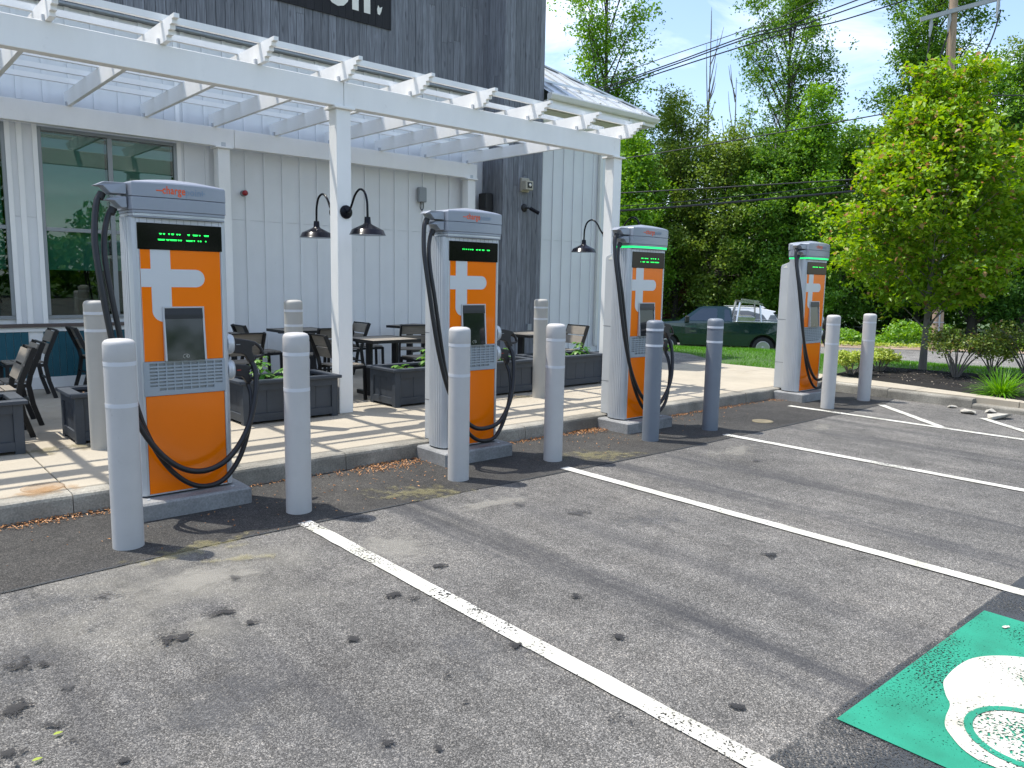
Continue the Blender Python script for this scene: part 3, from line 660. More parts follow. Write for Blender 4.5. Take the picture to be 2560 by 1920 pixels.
# right hand wing with metal roof
wg = bp_(MB().box(10.24, 12.9, -.06, 6, .16, 5.1), 'wing', 'white_wall')
for k in range(9):
    x = 10.42+.299*k
    part('batten', 'white_wall', x-.024, x+.024, -.122, -.101, .165, 5.06, wg)
    x1 = min(x+.299, 12.9)
    for z0, z1 in ((.165, 2.538), (2.542, 5.06)): part('siding_panel', 'white_wall', (x if k else 10.251)+.001, x1-.001, -.1, -.061, z0, z1, wg)
part('corner_trim', 'white_wood', 12.82, 12.912, -.126, -.101, .165, 5.06, wg)
part('downspout', 'gutter', 12.33, 12.41, -.2, -.125, .3, 5.0, wg, .01)
for k in range(18): part('siding_panel', 'white_wall', 12.901, 12.92, -.06+k*.34, -.06+k*.34+.336, .165, 5.06, wg)
EY = -.70   # eave line (local y)
part('soffit', 'soffit', 10.24, 13.46, EY+.02, -.0, 5.10, 5.13, wg)
part('soffit', 'soffit', 12.93, 13.46, .001, 6, 5.10, 5.13, wg)
part('frieze_board', 'white_wood', 10.25, 12.93, -.128, -.08, 4.86, 5.099, wg)
part('fascia', 'white_wood', 10.24, 13.48, EY, EY+.02, 5.06, 5.24, wg)
part('fascia', 'white_wood', 13.46, 13.48, EY+.021, 6, 5.06, 5.24, wg)
gt = [(0, 0), (0, .12), (-.02, .125), (-.10, .12), (-.115, .085), (-.085, .02), (-.07, 0)]
MB().prism([(EY+a-.001, 5.13+b) for a, b in gt], 10.24, 13.50, 'x').build('gutter', 'gutter', wg, .004, 1)
for x in (11.6, 12.9): part('gutter_bracket', 'gutter', x-.02, x+.02, EY-.12, EY, 5.255, 5.262, wg)
part('gutter_outlet', 'gutter', 12.6, 12.72, EY-.03, EY+.1, 4.99, 5.12, wg)
t_ = 3.3; sl = .60
rf = MB().add([(10.24, EY-.03, 5.255), (13.53, EY-.03, 5.255), (13.53-t_, EY-.03+t_, 5.255+sl*t_), (10.24, EY-.03+t_, 5.255+sl*t_),
               (13.53, 8, 5.255), (13.53-t_, 8, 5.255+sl*t_)], [(0, 1, 2, 3), (1, 4, 5, 2)]).build('roof', 'roof_metal', wg)
for k in range(9):
    x = 10.35+.4*k; tt = min(t_, 13.53-x)
    if tt > .05: MB().bar((x, EY-.03, 5.27), (x, EY-.03+tt, 5.27+sl*tt), .018, .045).build('standing_seam', 'roof_metal', rf)
for k in range(1, 18):
    y = EY-.03+.42*k; tt = min(t_, y-EY+.03)
    MB().bar((13.53, y, 5.27), (13.53-tt, y, 5.27+sl*tt), .018, .045).build('standing_seam', 'roof_metal', rf)
MB().bar((13.53, EY-.03, 5.275), (13.53-t_, EY-.03+t_, 5.275+sl*t_), .12, .03).build('hip_cap', 'roof_metal', rf)
part('snow_guard', 'roof_metal', 10.3, 12.9, EY+.42, EY+.45, 5.58, 5.62, rf)

# sign painted on boards
sg = empty('sign', (0, WY-.09, 5.83), 0, 'black sign board with large white lettering on the grey plank wall', 'sign')
x = 4.2
while x < 7.12:
    b = min(x+.138, 7.13); part('board', 'black_plank', x+.002, b-.002, -.018+r_.uniform(0, .003), .0, 0, 1.5, sg); x = b
tx, ty, F = text_mesh('on', .80, .82, bold=.035)
me = bpy.data.meshes.new('letter'); me.from_pydata([(a, 0, c) for a, c in zip(tx, ty)], [], F); me.materials.append(M['lamp_white'])
o = link('lettering', me, sg, (5.92, -.022, .155)); 
sheet_ = MB().add([(6.86, -.021, .2), (6.90, -.021, .19), (6.93, -.021, .25), (6.95, -.021, .33), (6.90, -.021, .30), (6.87, -.021, .34), (6.85, -.021, .27)], [list(range(7))]).build('scuff_mark', 'lamp_white', sg)

# wall fittings
def thing(name, loc, rz, label, cat, group=None): return empty(name, loc, rz, label, cat, group)
t = thing('alarm_light', (4.54, WY-.0, 2.94), 0, 'small red alarm light on the white siding above the first charger', 'alarm light')
MB().lathe([(.045, 0), (.045, -.02), (.034, -.022), (.032, -.06)], 16, ax='y').build('base', 'grey_plastic', t); MB().lathe([(.030, -.06), (.042, -.062), (.042, -.10), (.02, -.118), (0, -.12)], 16, ax='y').build('lens', 'red_lens', t)
t = thing('junction_box', (7.79, WY-.022, 3.19), 0, 'grey wall box with a hanging wire loop on the white siding', 'wall box')
MB().box(-.085, .085, -.08, 0, -.13, .13).build('case', 'grey_plastic', t, .02, 2)
MB().tube(spline([(-.03, -.04, -.13), (-.035, -.04, -.22), (0, -.04, -.27), (.035, -.04, -.22), (.03, -.04, -.13)]), .008, 6).build('wire_loop', 'plastic_black', t)
t = thing('wall_speaker', (9.24, 5.48, 3.12), 0, 'black loudspeaker on the shaded side of the grey tower', 'speaker')
MB().box(-.2, -.03, -.13, .11, -.2, .2).build('cabinet', 'plastic_black', t, .025, 2); MB().box(-.03, -.0005, -.05, .05, -.06, .06).build('bracket', 'metal_black', t)
t = thing('strobe_horn', (9.76, 5.109, 3.50), 0, 'beige strobe horn on the grey plank tower', 'alarm')
MB().box(-.1, .1, -.05, 0, -.13, .13).build('back_plate', 'beige_plastic', t, .01, 2); MB().prism([(-.095, -.1), (.095, -.1), (.095, .07), (-.095, .07)], -.17, -.05).build('housing', 'beige_plastic', t, .012, 2)
MB().box(-.055, .055, -.176, -.169, -.065, .04).build('horn_mouth', 'plastic_black', t); MB().lathe([(.03, 0), (.03, -.01), (0, -.012)], 12, (0, -.177, -.01), 'y').build('lens', 'lamp_white', t)
MB().lathe([(.028, 0), (.028, .015)], 12, (0, -.12, .075), 'z').build('top_knob', 'beige_plastic', t)
t = thing('security_camera', (9.78, 5.109, 3.08), 0, 'black bullet security camera on the grey plank tower', 'camera')
MB().lathe([(.075, 0), (.075, -.02), (.05, -.035), (.02, -.04)], 20, ax='y').build('base', 'metal_black', t)
MB().tube([(0, -.03, 0), (.04, -.09, -.005), (.06, -.12, -.02)], .016, 8).build('arm', 'metal_black', t)
MB().tube([(.05, -.11, -.01), (.19, -.22, -.10)], .035, 14).build('barrel', 'lamp_black', t)
t = thing('outlet_box', (9.95, 5.109, .80), 0, 'small grey outlet cover low on the plank tower', 'outlet')
MB().box(-.05, .05, -.05, 0, -.065, .065).build('cover', 'grey_plastic', t, .008, 2)

# ================================================================== PERGOLA
pg = empty('pergola', (0, 0, 0), 0, 'white painted timber pergola over the restaurant patio', 'pergola')
BZ0, BZ1 = 3.555, 3.815
for a, b in ((-5.1, -.55), (-.544, 4.072), (4.078, 8.66)): part('beam', 'white_wood', a, b, 1.776, 1.90, BZ0, BZ1, pg, .004)
for a, b in ((-5.1, -.28), (-.274, 4.33), (4.336, 8.90)): part('beam', 'white_wood', a, b, 5.45, 5.57, BZ0, BZ1, pg, .004)
def post(x, y):
    p = part('post', 'white_wood', x-.0875, x+.0875, y-.0875, y+.0875, .16, BZ0-.026, pg, .006)
    part('cap_plate', 'white_wood', x-.125, x+.125, y-.125, y+.125, BZ0-.025, BZ0-.001, p, .003)
    part('cleat', 'steel', x-.03, x+.03, y-.085, y-.075, BZ0, BZ0+.06, p)
PX = (4.075, 8.63)
for x in (-.55,)+PX: post(x, 1.872)
for x in (-.28, 4.17, 8.77): post(x, 5.53)
RY0 = 1.385; RZ1 = 4.005
prof = [(RY0, RZ1), (RY0, RZ1-.035), (RY0+.022, RZ1-.037), (RY0+.026, RZ1-.07)]
for k in range(1, 5): prof += [(RY0+.026+.05*k-.024, RZ1-.036*(k+1)+.0), (RY0+.026+.05*k, RZ1-.036*(k+1)-.0)]
prof = [(RY0, RZ1)]
for k in range(5):
    y = RY0+.058*k; z = RZ1-.037*(k+1)
    prof += [(y+.004*(k % 2), z+.004), (y+.008, z-.002), (y+.050, z+.004)]
prof = [(RY0, RZ1)]+[q for k in range(5) for q in ((RY0+.055*k, RZ1-.0375*(k+1)), (RY0+.055*(k+1), RZ1-.0375*(k+1)))]
prof[-1] = (RY0+.275, BZ1+.001); prof[-2] = (RY0+.22, BZ1+.001)
prof += [(5.64, BZ1+.001), (5.64, RZ1)]
rm = MB().prism(prof, -.024, .024, 'x').mesh('rafter', 'white_wood')
for k in range(-6, 9): link('rafter', rm, pg, (1.27+.929*k, 0, 0))
for y in (1.73, 2.28, 2.85, 3.4, 3.95, 4.5, 5.05): part('purlin', 'white_wood', -5.2, 8.82, y-.02, y+.02, RZ1+.001, RZ1+.062, pg)
cl = MB().box(-.045, -.026, -.02, .02, 0, .05).mesh('bracket', 'steel')
for k in range(-2, 9):
    link('rafter_bracket', cl, pg, (1.27+.929*k, 1.80, BZ1+.001)); link('rafter_bracket', cl, pg, (1.27+.929*k, 5.47, BZ1+.001))

# gooseneck lamps on the pergola posts
def lamp(x, y, dr, label):
    t = empty('gooseneck_lamp', (x, y, 2.43), 0 if dr < 0 else math.pi, label, 'lamp', 'gooseneck lamps on the pergola posts')
    MB().lathe([(.075, 0), (.075, -.012), (.06, -.022), (.02, -.026)], 24, ax='y').build('wall_plate', 'lamp_black', t)
    MB().tube(spline([(0, -.02, 0), (0, -.06, .0), (0, -.12, .06), (0, -.2, .17), (0, -.30, .225), (0, -.40, .19), (0, -.45, .09), (0, -.46, -.03), (0, -.46, -.09)], 6), .0125, 10).build('arm', 'lamp_black', t)
    s_ = MB().lathe([(.03, -.075), (.032, -.085), (.036, -.14), (.05, -.155), (.155, -.205), (.168, -.212), (.192, -.262), (.197, -.266)], 36, (0, -.46, 0)).build('shade', 'lamp_black', t)
    MB().lathe([(.188, -.263), (.16, -.218), (.05, -.17), (.0, -.165)], 36, (0, -.46, 0)).build('shade_lining', 'lamp_white', s_)
    MB().lathe([(.0, -.165), (.03, -.17), (.035, -.21), (.0, -.24)], 16, (0, -.46, 0)).build('bulb', 'lamp_white', s_)
lamp(4.09, 1.784, -1, 'black gooseneck lamp on the front of the middle pergola post')
lamp(4.06, 1.960, 1, 'black gooseneck lamp behind the middle pergola post, left of it')
lamp(8.64, 1.784, -1, 'black gooseneck lamp on the end pergola post, mostly hidden behind the third charger')
lamp(8.62, 1.960, 1, 'black gooseneck lamp hanging behind the end pergola post')

# ================================================================== CHARGERS
def capfront(x, hw): return -.024-.034*(1-(x/hw)**2)
def cap_outline(hw, yb, n=14, inset=0.):
    f = [(x, capfront(x, hw)+inset) for x in np.linspace(-hw+.02, hw-.02, n)]
    return [(-hw+.0+inset, .03)]+f+[(hw-inset, .03), (hw-inset, yb-.05), (hw-.05, yb-inset), (-hw+.05, yb-inset), (-hw+inset, yb-.05)]
LED = {0: ([(-.145, -.128), (-.12, -.106), (-.085, -.074), (-.065, -.046), (-.03, -.018), (-.014, -.002), (.045, .062), (.082, .118), (.126, .136), (.16, .195)],
           [(-.155, -.108), (-.1, -.078), (-.075, -.027), (-.022, -.01), (-.006, .006), (.035, .08), (.086, .096), (.115, .124), (.13, .142), (.168, .177)]),
       1: ([(-.14, -.128), (-.118, -.108), (-.098, -.088), (-.076, -.064), (-.054, -.044), (-.034, -.012), (.02, .04), (.05, .075), (.09, .12), (.15, .185)], []),
       2: ([(-.14, -.1), (-.08, -.045), (-.035, -.015), (.03, .06), (.075, .09), (.105, .13), (.165, .18)], [(-.15, -.14), (-.115, -.07), (-.045, .0), (.03, .1), (.11, .185)]),
       3: ([(-.14, -.06), (-.05, .02), (.05, .1), (.11, .13), (.16, .19)], [])}
sideP = [(-.295, .0), (-.312, .008), (-.333, .04), (-.345, .09), (-.347, .15), (-.335, .215), (-.305, .265), (-.26, .285)]
def charger(k, x, label):
    t = empty('ev_charger', (x, -.327, .128), 0, label, 'charger', 'fast chargers in a row')
    # core and plinth
    MB().box(-.285, .285, .004, .27, .012, 1.98).build('core', 'panel_silver', t)
    MB().box(-.27, .27, .03, .42, 0, .0118).build('plinth', 'metal_black', t)
    # ribbed rounded side columns
    for s in (-1, 1):
        pts = np.array(spline([(a, b, 0) for a, b in sideP], 12))[:, :2]; seg = np.r_[0, np.cumsum(np.linalg.norm(np.diff(pts, axis=0), axis=1))]
        def along(q): return np.array([np.interp(q, seg, pts[:, 0]), np.interp(q, seg, pts[:, 1])])
        pl = []; q = 0.; tot = seg[-1]
        while q < tot-.03:
            a = along(q); nn = along(q+.002)-a; nn = np.array([nn[1], -nn[0]])/np.linalg.norm(nn)
            if nn[0] < 0: nn = -nn
            pl.append(a)
            if .03 < q < tot-.06: pl += [along(q+.015), along(q+.017)+nn*.0045, along(q+.022)+nn*.0045, along(q+.024)]
            q += .026
        pl.append(pts[-1]); poly = [tuple(p) for p in pl]
        poly = [(abs(p[0])*s, p[1]) for p in poly]+[(s*.26, .26), (s*.2865, .2), (s*.2865, .0)]
        MB().prism(poly, .014, 1.965, 'z').build('side_column', 'steel', t)
        MB().box(min(s*.279, s*.296), max(s*.279, s*.296), -.006, .0035, .02, 1.955).build('edge_trim', 'steel', t)
    # rear cabinet
    rc = MB().prism([(.29, .03), (.44, .03), (.44, 1.86), (.425, 1.885), (.29, 1.935)], -.235, .235, 'x').build('rear_cabinet', 'panel_silver', t, .006, 2)
    for z in (.42, 1.07): MB().box(-.2365, .2365, .292, .4415, z, z+.004).build('panel_seam', 'metal_black', rc)
    MB().prism([(.33, 1.845), (.40, 1.845), (.35, 1.885)], -.2375, -.2355, 'x').build('warning_label', 'lamp_white', rc)
    # front panels
    fp = MB().box(-.276, .276, -.004, .0035, .974, 1.751).build('front_panel', 'orange', t, .002, 1)
    # t emblem
    def rect(a, b, c, d): return [(a, c), (b, c), (b, d), (a, d)]
    arc = lambda cx, cz, r, a0, a1, n=10: [(cx+r*math.cos(R(a0+(a1-a0)*i/n)), cz+r*math.sin(R(a0+(a1-a0)*i/n))) for i in range(n+1)]
    em = [(-.208, 1.7505), (-.208, 1.618), (-.2755, 1.618), (-.2755, 1.494), (-.208, 1.494), (-.208, 1.33)]
    em += arc(-.128, 1.33, .08, 180, 270)[1:] + [(-.128, 1.352), (-.0755, 1.357), (-.0755, 1.494)] + [(.096, 1.494)] + arc(.096, 1.556, .062, -90, 90)[1:] + [(-.0755, 1.618), (-.0755, 1.7505)]
    MB().prism(em, -.0055, -.0041).build('emblem', 'logo_grey', fp)
    for a, b in ((-.2755, -.2735), (.2735, .2755)): MB().box(a, b, -.0052, -.0042, .975, 1.75).build('panel_edge', 'logo_grey', fp)
    lp = MB().box(-.276, .276, -.004, .0035, .024, .728).build('lower_panel', 'orange', t, .002, 1)
    MB().box(-.278, .278, -.003, .003, .014, .0235).build('bottom_trim', 'steel', t)
    # touch screen
    sf = MB(); 
    sf.prism([(-.0045, .975), (-.040, .975), (-.016, 1.30), (-.016, 1.357), (-.0045, 1.357)], -.143, -.130, 'x'); sf.prism([(-.0045, .975), (-.040, .975), (-.016, 1.30), (-.016, 1.357), (-.0045, 1.357)], .131, .144, 'x'); sf.box(-.1295, .1305, -.016, -.0045, 1.346, 1.357)
    sr = sf.build('screen_frame', 'panel_silver', t, .002, 1)
    MB().prism([(-.0045, .976), (-.034, .976), (-.006, 1.272), (-.0045, 1.272)], -.1295, .1305, 'x').build('screen', 'screen_glass', sr)
    MB().prism([(-.0045, 1.2725), (-.022, 1.2725), (-.020, 1.30), (-.012, 1.3455), (-.0045, 1.3455)], -.1295, .1305, 'x').build('visor', 'visor_black', sr)
    V = []
    for a in np.linspace(0, 2*math.pi, 25): V += [(.0+.022*math.cos(a), -.0325, 1.005+.014*math.sin(a)), (.0+.0235*math.cos(a), -.0325, 1.005+.0155*math.sin(a))]
    ct = MB().add(V, [(2*i, 2*i+1, 2*i+3, 2*i+2) for i in range(24)])
    for j in range(3):
        V = []
        for a in np.linspace(-.7, .7, 7): V += [(-.006+(.006+.005*j)*math.cos(a), -.0326, 1.005+(.006+.005*j)*math.sin(a)), (-.006+(.0075+.005*j)*math.cos(a), -.0326, 1.005+(.0075+.005*j)*math.sin(a))]
        ct.add(V, [(2*i, 2*i+1, 2*i+3, 2*i+2) for i in range(6)])
    ct.build('contactless_mark', 'lamp_white', sr)
    # ventilation grille
    gr = MB(); nx, nz = 9, 8; gx0, gx1, gz0, gz1 = -.245, .262, .765, .960
    cw = (gx1-gx0)/nx; ch = (gz1-gz0)/nz
    gr.box(-.285, gx0, -.010, .0035, .731, .973); gr.box(gx1, .285, -.010, .0035, .731, .973)
    gr.box(gx0, gx1, -.010, .0035, .731, gz0); gr.box(gx0, gx1, -.010, .0035, gz1, .973)
    for j in range(1, nz): gr.box(gx0, gx1, -.0095, .0, gz0+j*ch-.0065, gz0+j*ch+.0065)
    for i in range(1, nx): gr.box(gx0+i*cw-.005, gx0+i*cw+.005, -.0092, .0, gz0, gz1)
    gr.box(gx0, gx0+cw, -.0093, .0, gz0, gz0+ch); gr.box(gx1-cw, gx1, -.0093, .0, gz0, gz0+ch)
    g2 = gr.build('grille', 'grille_grey', t)
    MB().box(gx0, gx1, .0005, .003, gz0, gz1).build('grille_backing', 'win_frame', g2)
    # display and light band
    ds = MB().box(-.288, .288, -.012, .0035, 1.752, 1.929).build('display', 'black_gloss', t, .002, 1)
    led = MB()
    for row, z in zip(LED[k], (1.862, 1.822)):
        for a, b in row: led.box(a, b, -.0135, -.0122, z-.002, z+.002); led.box(a+.003, b-.002, -.0135, -.0122, z-.007, z-.0045)
    led.build('led_text', 'led_green', ds)
    tb = MB().box(-.288, .288, -.008, .0035, 1.930, 1.962).build('reflector_strip', 'stripe', t, .002, 1)
    for i in range(12): MB().box(-.27+i*.049-.0015, -.27+i*.049+.0015, -.0092, -.0082, 1.932, 1.960).build('strip_joint', 'silver_paint', tb)
    out = cap_outline(.330, .29)
    def ring(z0, z1, hw, inset, name, mat, dome=0, bev=.004):
        return MB().prism(cap_outline(hw, .30, inset=inset), z0, z1, 'z').build(name, mat, t, bev, 2)
    ring(1.972, 1.993, .329, .006, 'light_band', 'band_green' if k >= 2 else 'band_clear')
    ring(1.9935, 2.012, .331, .003, 'band_rim', 'silver_paint', bev=.002)
    ring(1.9635, 1.9715, .329, .006, 'band_rim', 'silver_paint', bev=.002)
    lc = ring(2.0135, 2.100, .336, 0, 'lower_cap', 'silver_paint')
    # upper cap with domed top
    o2 = cap_outline(.336, .31); NL = 5; mbc = MB(); V = []
    lay = [(2.103, 0.0, 0), (2.107, -.001, 0), (2.185, 0, 0), (2.194, .006, 0), (2.199, .03, .35), (2.203, .12, .75)]
    cxy = np.array([0, .13])
    for z, ins, d in lay:
        for px, py in o2:
            q = np.array([px, py]); dd = q-cxy; ln = np.linalg.norm(dd); q = q-dd/ln*ins
            V.append((q[0], q[1], z+d*.028*(1-(q[0]/.36)**2)+(.012*(1-(px/.36)**2) if z > 2.15 else 0)))
    n = len(o2)
    F = [(i*n+j, i*n+(j+1) % n, (i+1)*n+(j+1) % n, (i+1)*n+j) for i in range(len(lay)-1) for j in range(n)]
    mbc.add(V, F, 0, False); mbc.add(V[:n], [list(range(n))]); top = V[-n:]; mbc.add(top+[(0, .13, 2.203+.75*.04+.014)], [(j, (j+1) % n, n) for j in range(n)], 0, True)
    uc = mbc.build('upper_cap', 'silver_paint', t)
    # cable arms with beaks
    for cap, z0, z1, xt in ((uc, 2.112, 2.186, -.525), (lc, 2.022, 2.096, -.462)):
        a = MB(); xb = -.34
        V = []
        for y0_, f in ((-.0, 1), (.16, 1)):
            V += [(xb, y0_, z0), (xb, y0_, z1), (xt+.055, y0_+(.02 if y0_ < .1 else -.02), z1), (xt, .04 if y0_ < .1 else .12, z1-.028), (xt+.05, y0_+(.02 if y0_ < .1 else -.02), z1-.03), (xt+.09, y0_+(.01 if y0_ < .1 else -.01), z0)]
        n = 6
        a.add(V, [list(range(n)), list(range(2*n-1, n-1, -1))]+[(i, i+n, (i+1) % n+n, (i+1) % n) for i in range(n)])
        a.build('cable_arm', 'silver_paint', cap, .004, 2)
    # lettering wrapped on the cap
    tx, tz, F = text_mesh('charge', .150, .074, bold=.016)
    def wrap(xs_, zs_): return [(float(a), capfront(a, .336)-.0025, float(c)) for a, c in zip(xs_, zs_)]
    me = bpy.data.meshes.new('lettering'); me.from_pydata(wrap(tx-.125, tz+2.112), [], F); me.materials.append(M['logo_orange']); link('lettering', me, uc)
    MB().add(wrap(np.array([-.165, -.118, -.118, -.165]), np.array([2.145, 2.145, 2.152, 2.152])), [(0, 1, 2, 3)]).build('lettering_dash', 'logo_orange', uc)
    tx, tz, F = text_mesh('poin', .105, .070, bold=.012)
    me = bpy.data.meshes.new('lettering'); me.from_pydata(wrap(tx+.028, tz+2.112), [], F); me.materials.append(M['logo_blue']); link('lettering', me, uc)
    for a, b, c, d in ((.125, .165, 2.147, 2.154), (.141, .149, 2.134, 2.168)):
        MB().add(wrap(np.array([a, b, b, a]), np.array([c, c, d, d])), [(0, 1, 2, 3)]).build('lettering_plus', 'logo_blue', uc)
    # holsters, plugs, cables
    for i, z in enumerate((1.06, .865)):
        h = MB().lathe([(.055, 0), (.058, .025), (.05, .05), (.035, .055)], 20, (.322, .06, z+.01), 'x'); 
        V = np.array(h.v); V[:, 2] = z+.01+(V[:, 2]-z-.01)*1.35; h.v = [tuple(q) for q in V]
        h.build('holster', 'band_clear', t)
        sc_ = 1.14 if i == 0 else .92
        P0 = np.array([.372, .06, z+.055])
        body = [(0, 0), (.10, -.014), (.150, -.028), (.147, -.056), (.128, -.06), (.128, -.095), (.152, -.155), (.110, -.172), (.078, -.118), (.05, -.108), (0, -.10)]
        pb = MB().prism([(P0[0]+a*sc_, P0[2]+b*sc_) for a, b in body], .035, .085).build('plug', 'plug_black', t, .008, 2)
        g3 = [(.145, -.035), (.18, -.062), (.208, -.108), (.204, -.125), (.17, -.131), (.142, -.13)]
        MB().tube(spline([(P0[0]+a*sc_, .06, P0[2]+b*sc_) for a, b in g3], 4), .011*sc_, 8).build('grip_guard', 'plug_black', pb)
        MB().box(P0[0]+.02, P0[0]+.05, .033, .0349, P0[2]-.052, P0[2]-.046).build('plug_mark', 'plug_red' if i else 'grey_plastic', pb)
    j1, j2, j3 = [(0, 0, 0), (.012, -.01, .02), (-.02, .015, -.03), (.01, .0, .01)][k]
    A = [(-.47, .08, 2.115), (-.505, .07, 2.06), (-.53, .045, 1.93), (-.545, .01, 1.78), (-.535, -.03, 1.55), (-.50, -.07, 1.2), (-.455, -.10, .9), (-.38, -.13, .6), (-.25, -.145, .36), (-.09, -.15, .215), (.08, -.15, .18+j1), (.25, -.135, .25+j2), (.40, -.1, .43+j2), (.495, -.04, .66), (.53, .02, .85), (.515, .06, .93), (.503, .06, .965)]
    B = [(-.405, .08, 2.02), (-.44, .07, 1.97), (-.475, .045, 1.85), (-.492, .0, 1.68), (-.475, -.04, 1.45), (-.43, -.065, 1.1), (-.385, -.08, .8), (-.31, -.09, .5), (-.19, -.1, .25), (-.05, -.105, .1), (.09, -.105, .05+j3*.3), (.23, -.1, .09), (.36, -.08, .25+j3), (.455, -.04, .5), (.49, .02, .67), (.488, .06, .745), (.485, .06, .778)]
    MB().tube(spline(A, 6), .0205, 12).build('cable', 'rubber', t)
    MB().tube(spline(B, 6), .0185, 12).build('cable', 'rubber', t)
    for p in ((-.47, .08, 2.115), (-.405, .08, 2.02)): MB().tube([p, (p[0]-.02, p[1]-.005, p[2]-.04)], .026, 12).build('cable_gland', 'plastic_black', t)
    # pad
    pd = empty('concrete_pad', (x, -.476, 0), 0, label2[k], 'concrete pad', 'concrete pads under the chargers')
    MB().box(-.41, .41, 0, .485, -.05, .128).build('block', 'pad', pd, .014, 1)
    for a in (-.3, .3): MB().lathe([(.012, 0), (.012, .006)], 8, (a, .1, .128)).build('anchor_bolt', 'steel', pd)
label2 = ['concrete pad under the nearest charger', 'concrete pad under the second nearest charger', 'concrete pad under the third charger, beside the dark bollards', 'concrete pad under the farthest charger']
CHX = (1.588, 4.229, 6.792, 10.741)
for k, (x, l_) in enumerate(zip(CHX, ['nearest orange and silver fast charger, largest in view', 'second nearest orange charger, in front of the grey plank tower', 'third orange charger with green band, beside the end pergola post', 'farthest orange charger with green band, in front of the lawn'])): charger(k, x, l_)

# ================================================================== BOLLARDS
def bollard(x, y, z, mat, stripes, label, group, h=1.313, lean=0.):
    t = empty('bollard', (x, y, z), 0, label, 'bollard', group); r = .0915
    MB().lathe([(r, 0), (r, h-.135)], 36).build('sleeve', mat, t)
    MB().lathe([(r, h-.1345), (r+.001, h-.132), (r+.001, h-.036), (r-.002, h-.021), (r-.012, h-.009), (r-.030, h-.002), (r-.05, h), (0, h+.001)], 36).build('cap', mat, t)
    for s in stripes: MB().lathe([(r+.0014, h-s-.0125), (r+.0014, h-s+.0125)], 36).build('stripe', 'stripe' if mat == 'bollard_dark' else 'stripe_pale', t); 
    t.rotation_euler = (lean, lean*.5, x*1.7)
BW = [(1.005, -.910, 'pale grey bollard in front of the nearest charger, leftmost at the kerb'), (2.175, -.885, 'pale grey bollard right of the nearest charger, by the first bay line'),
      (3.661, -.867, 'pale grey bollard in front of the second charger'), (4.820, -.848, 'pale grey bollard right of the second charger, by the second bay line')]
for x, y, l_ in BW: bollard(x, y, .004, 'bollard_grey', (.15, .405), l_, 'pale bollards along the bays')
bollard(6.341, -.822, .004, 'bollard_dark', (.10, .27), 'dark slate bollard in front of the third charger', 'dark bollards')
bollard(7.418, -.856, .004, 'bollard_dark', (.10, .27), 'dark slate bollard right of the third charger, in front of the truck', 'dark bollards')
bollard(10.183, -.92, .004, 'bollard_grey', (.13, .40), 'pale grey bollard just right of the farthest charger', 'pale bollards along the bays')
bollard(11.38, -.895, .004, 'bollard_grey', (.13, .40), 'rightmost pale grey bollard, in front of the mulch bed', 'pale bollards along the bays')
bollard(1.43, 1.43, .16, 'bollard_beige', (.11, .26), 'beige bollard on the pavement left of the nearest charger', 'beige bollards on the pavement')
bollard(3.258, 1.40, .16, 'bollard_beige', (.11, .26), 'beige bollard on the pavement behind the second pale bollard', 'beige bollards on the pavement')
bollard(5.02, 1.40, .16, 'bollard_beige', (.11, .26), 'beige bollard hidden behind the second charger', 'beige bollards on the pavement')
bollard(6.758, 1.40, .16, 'bollard_beige', (.11, .26), 'beige bollard on the pavement in front of the grey tower', 'beige bollards on the pavement')

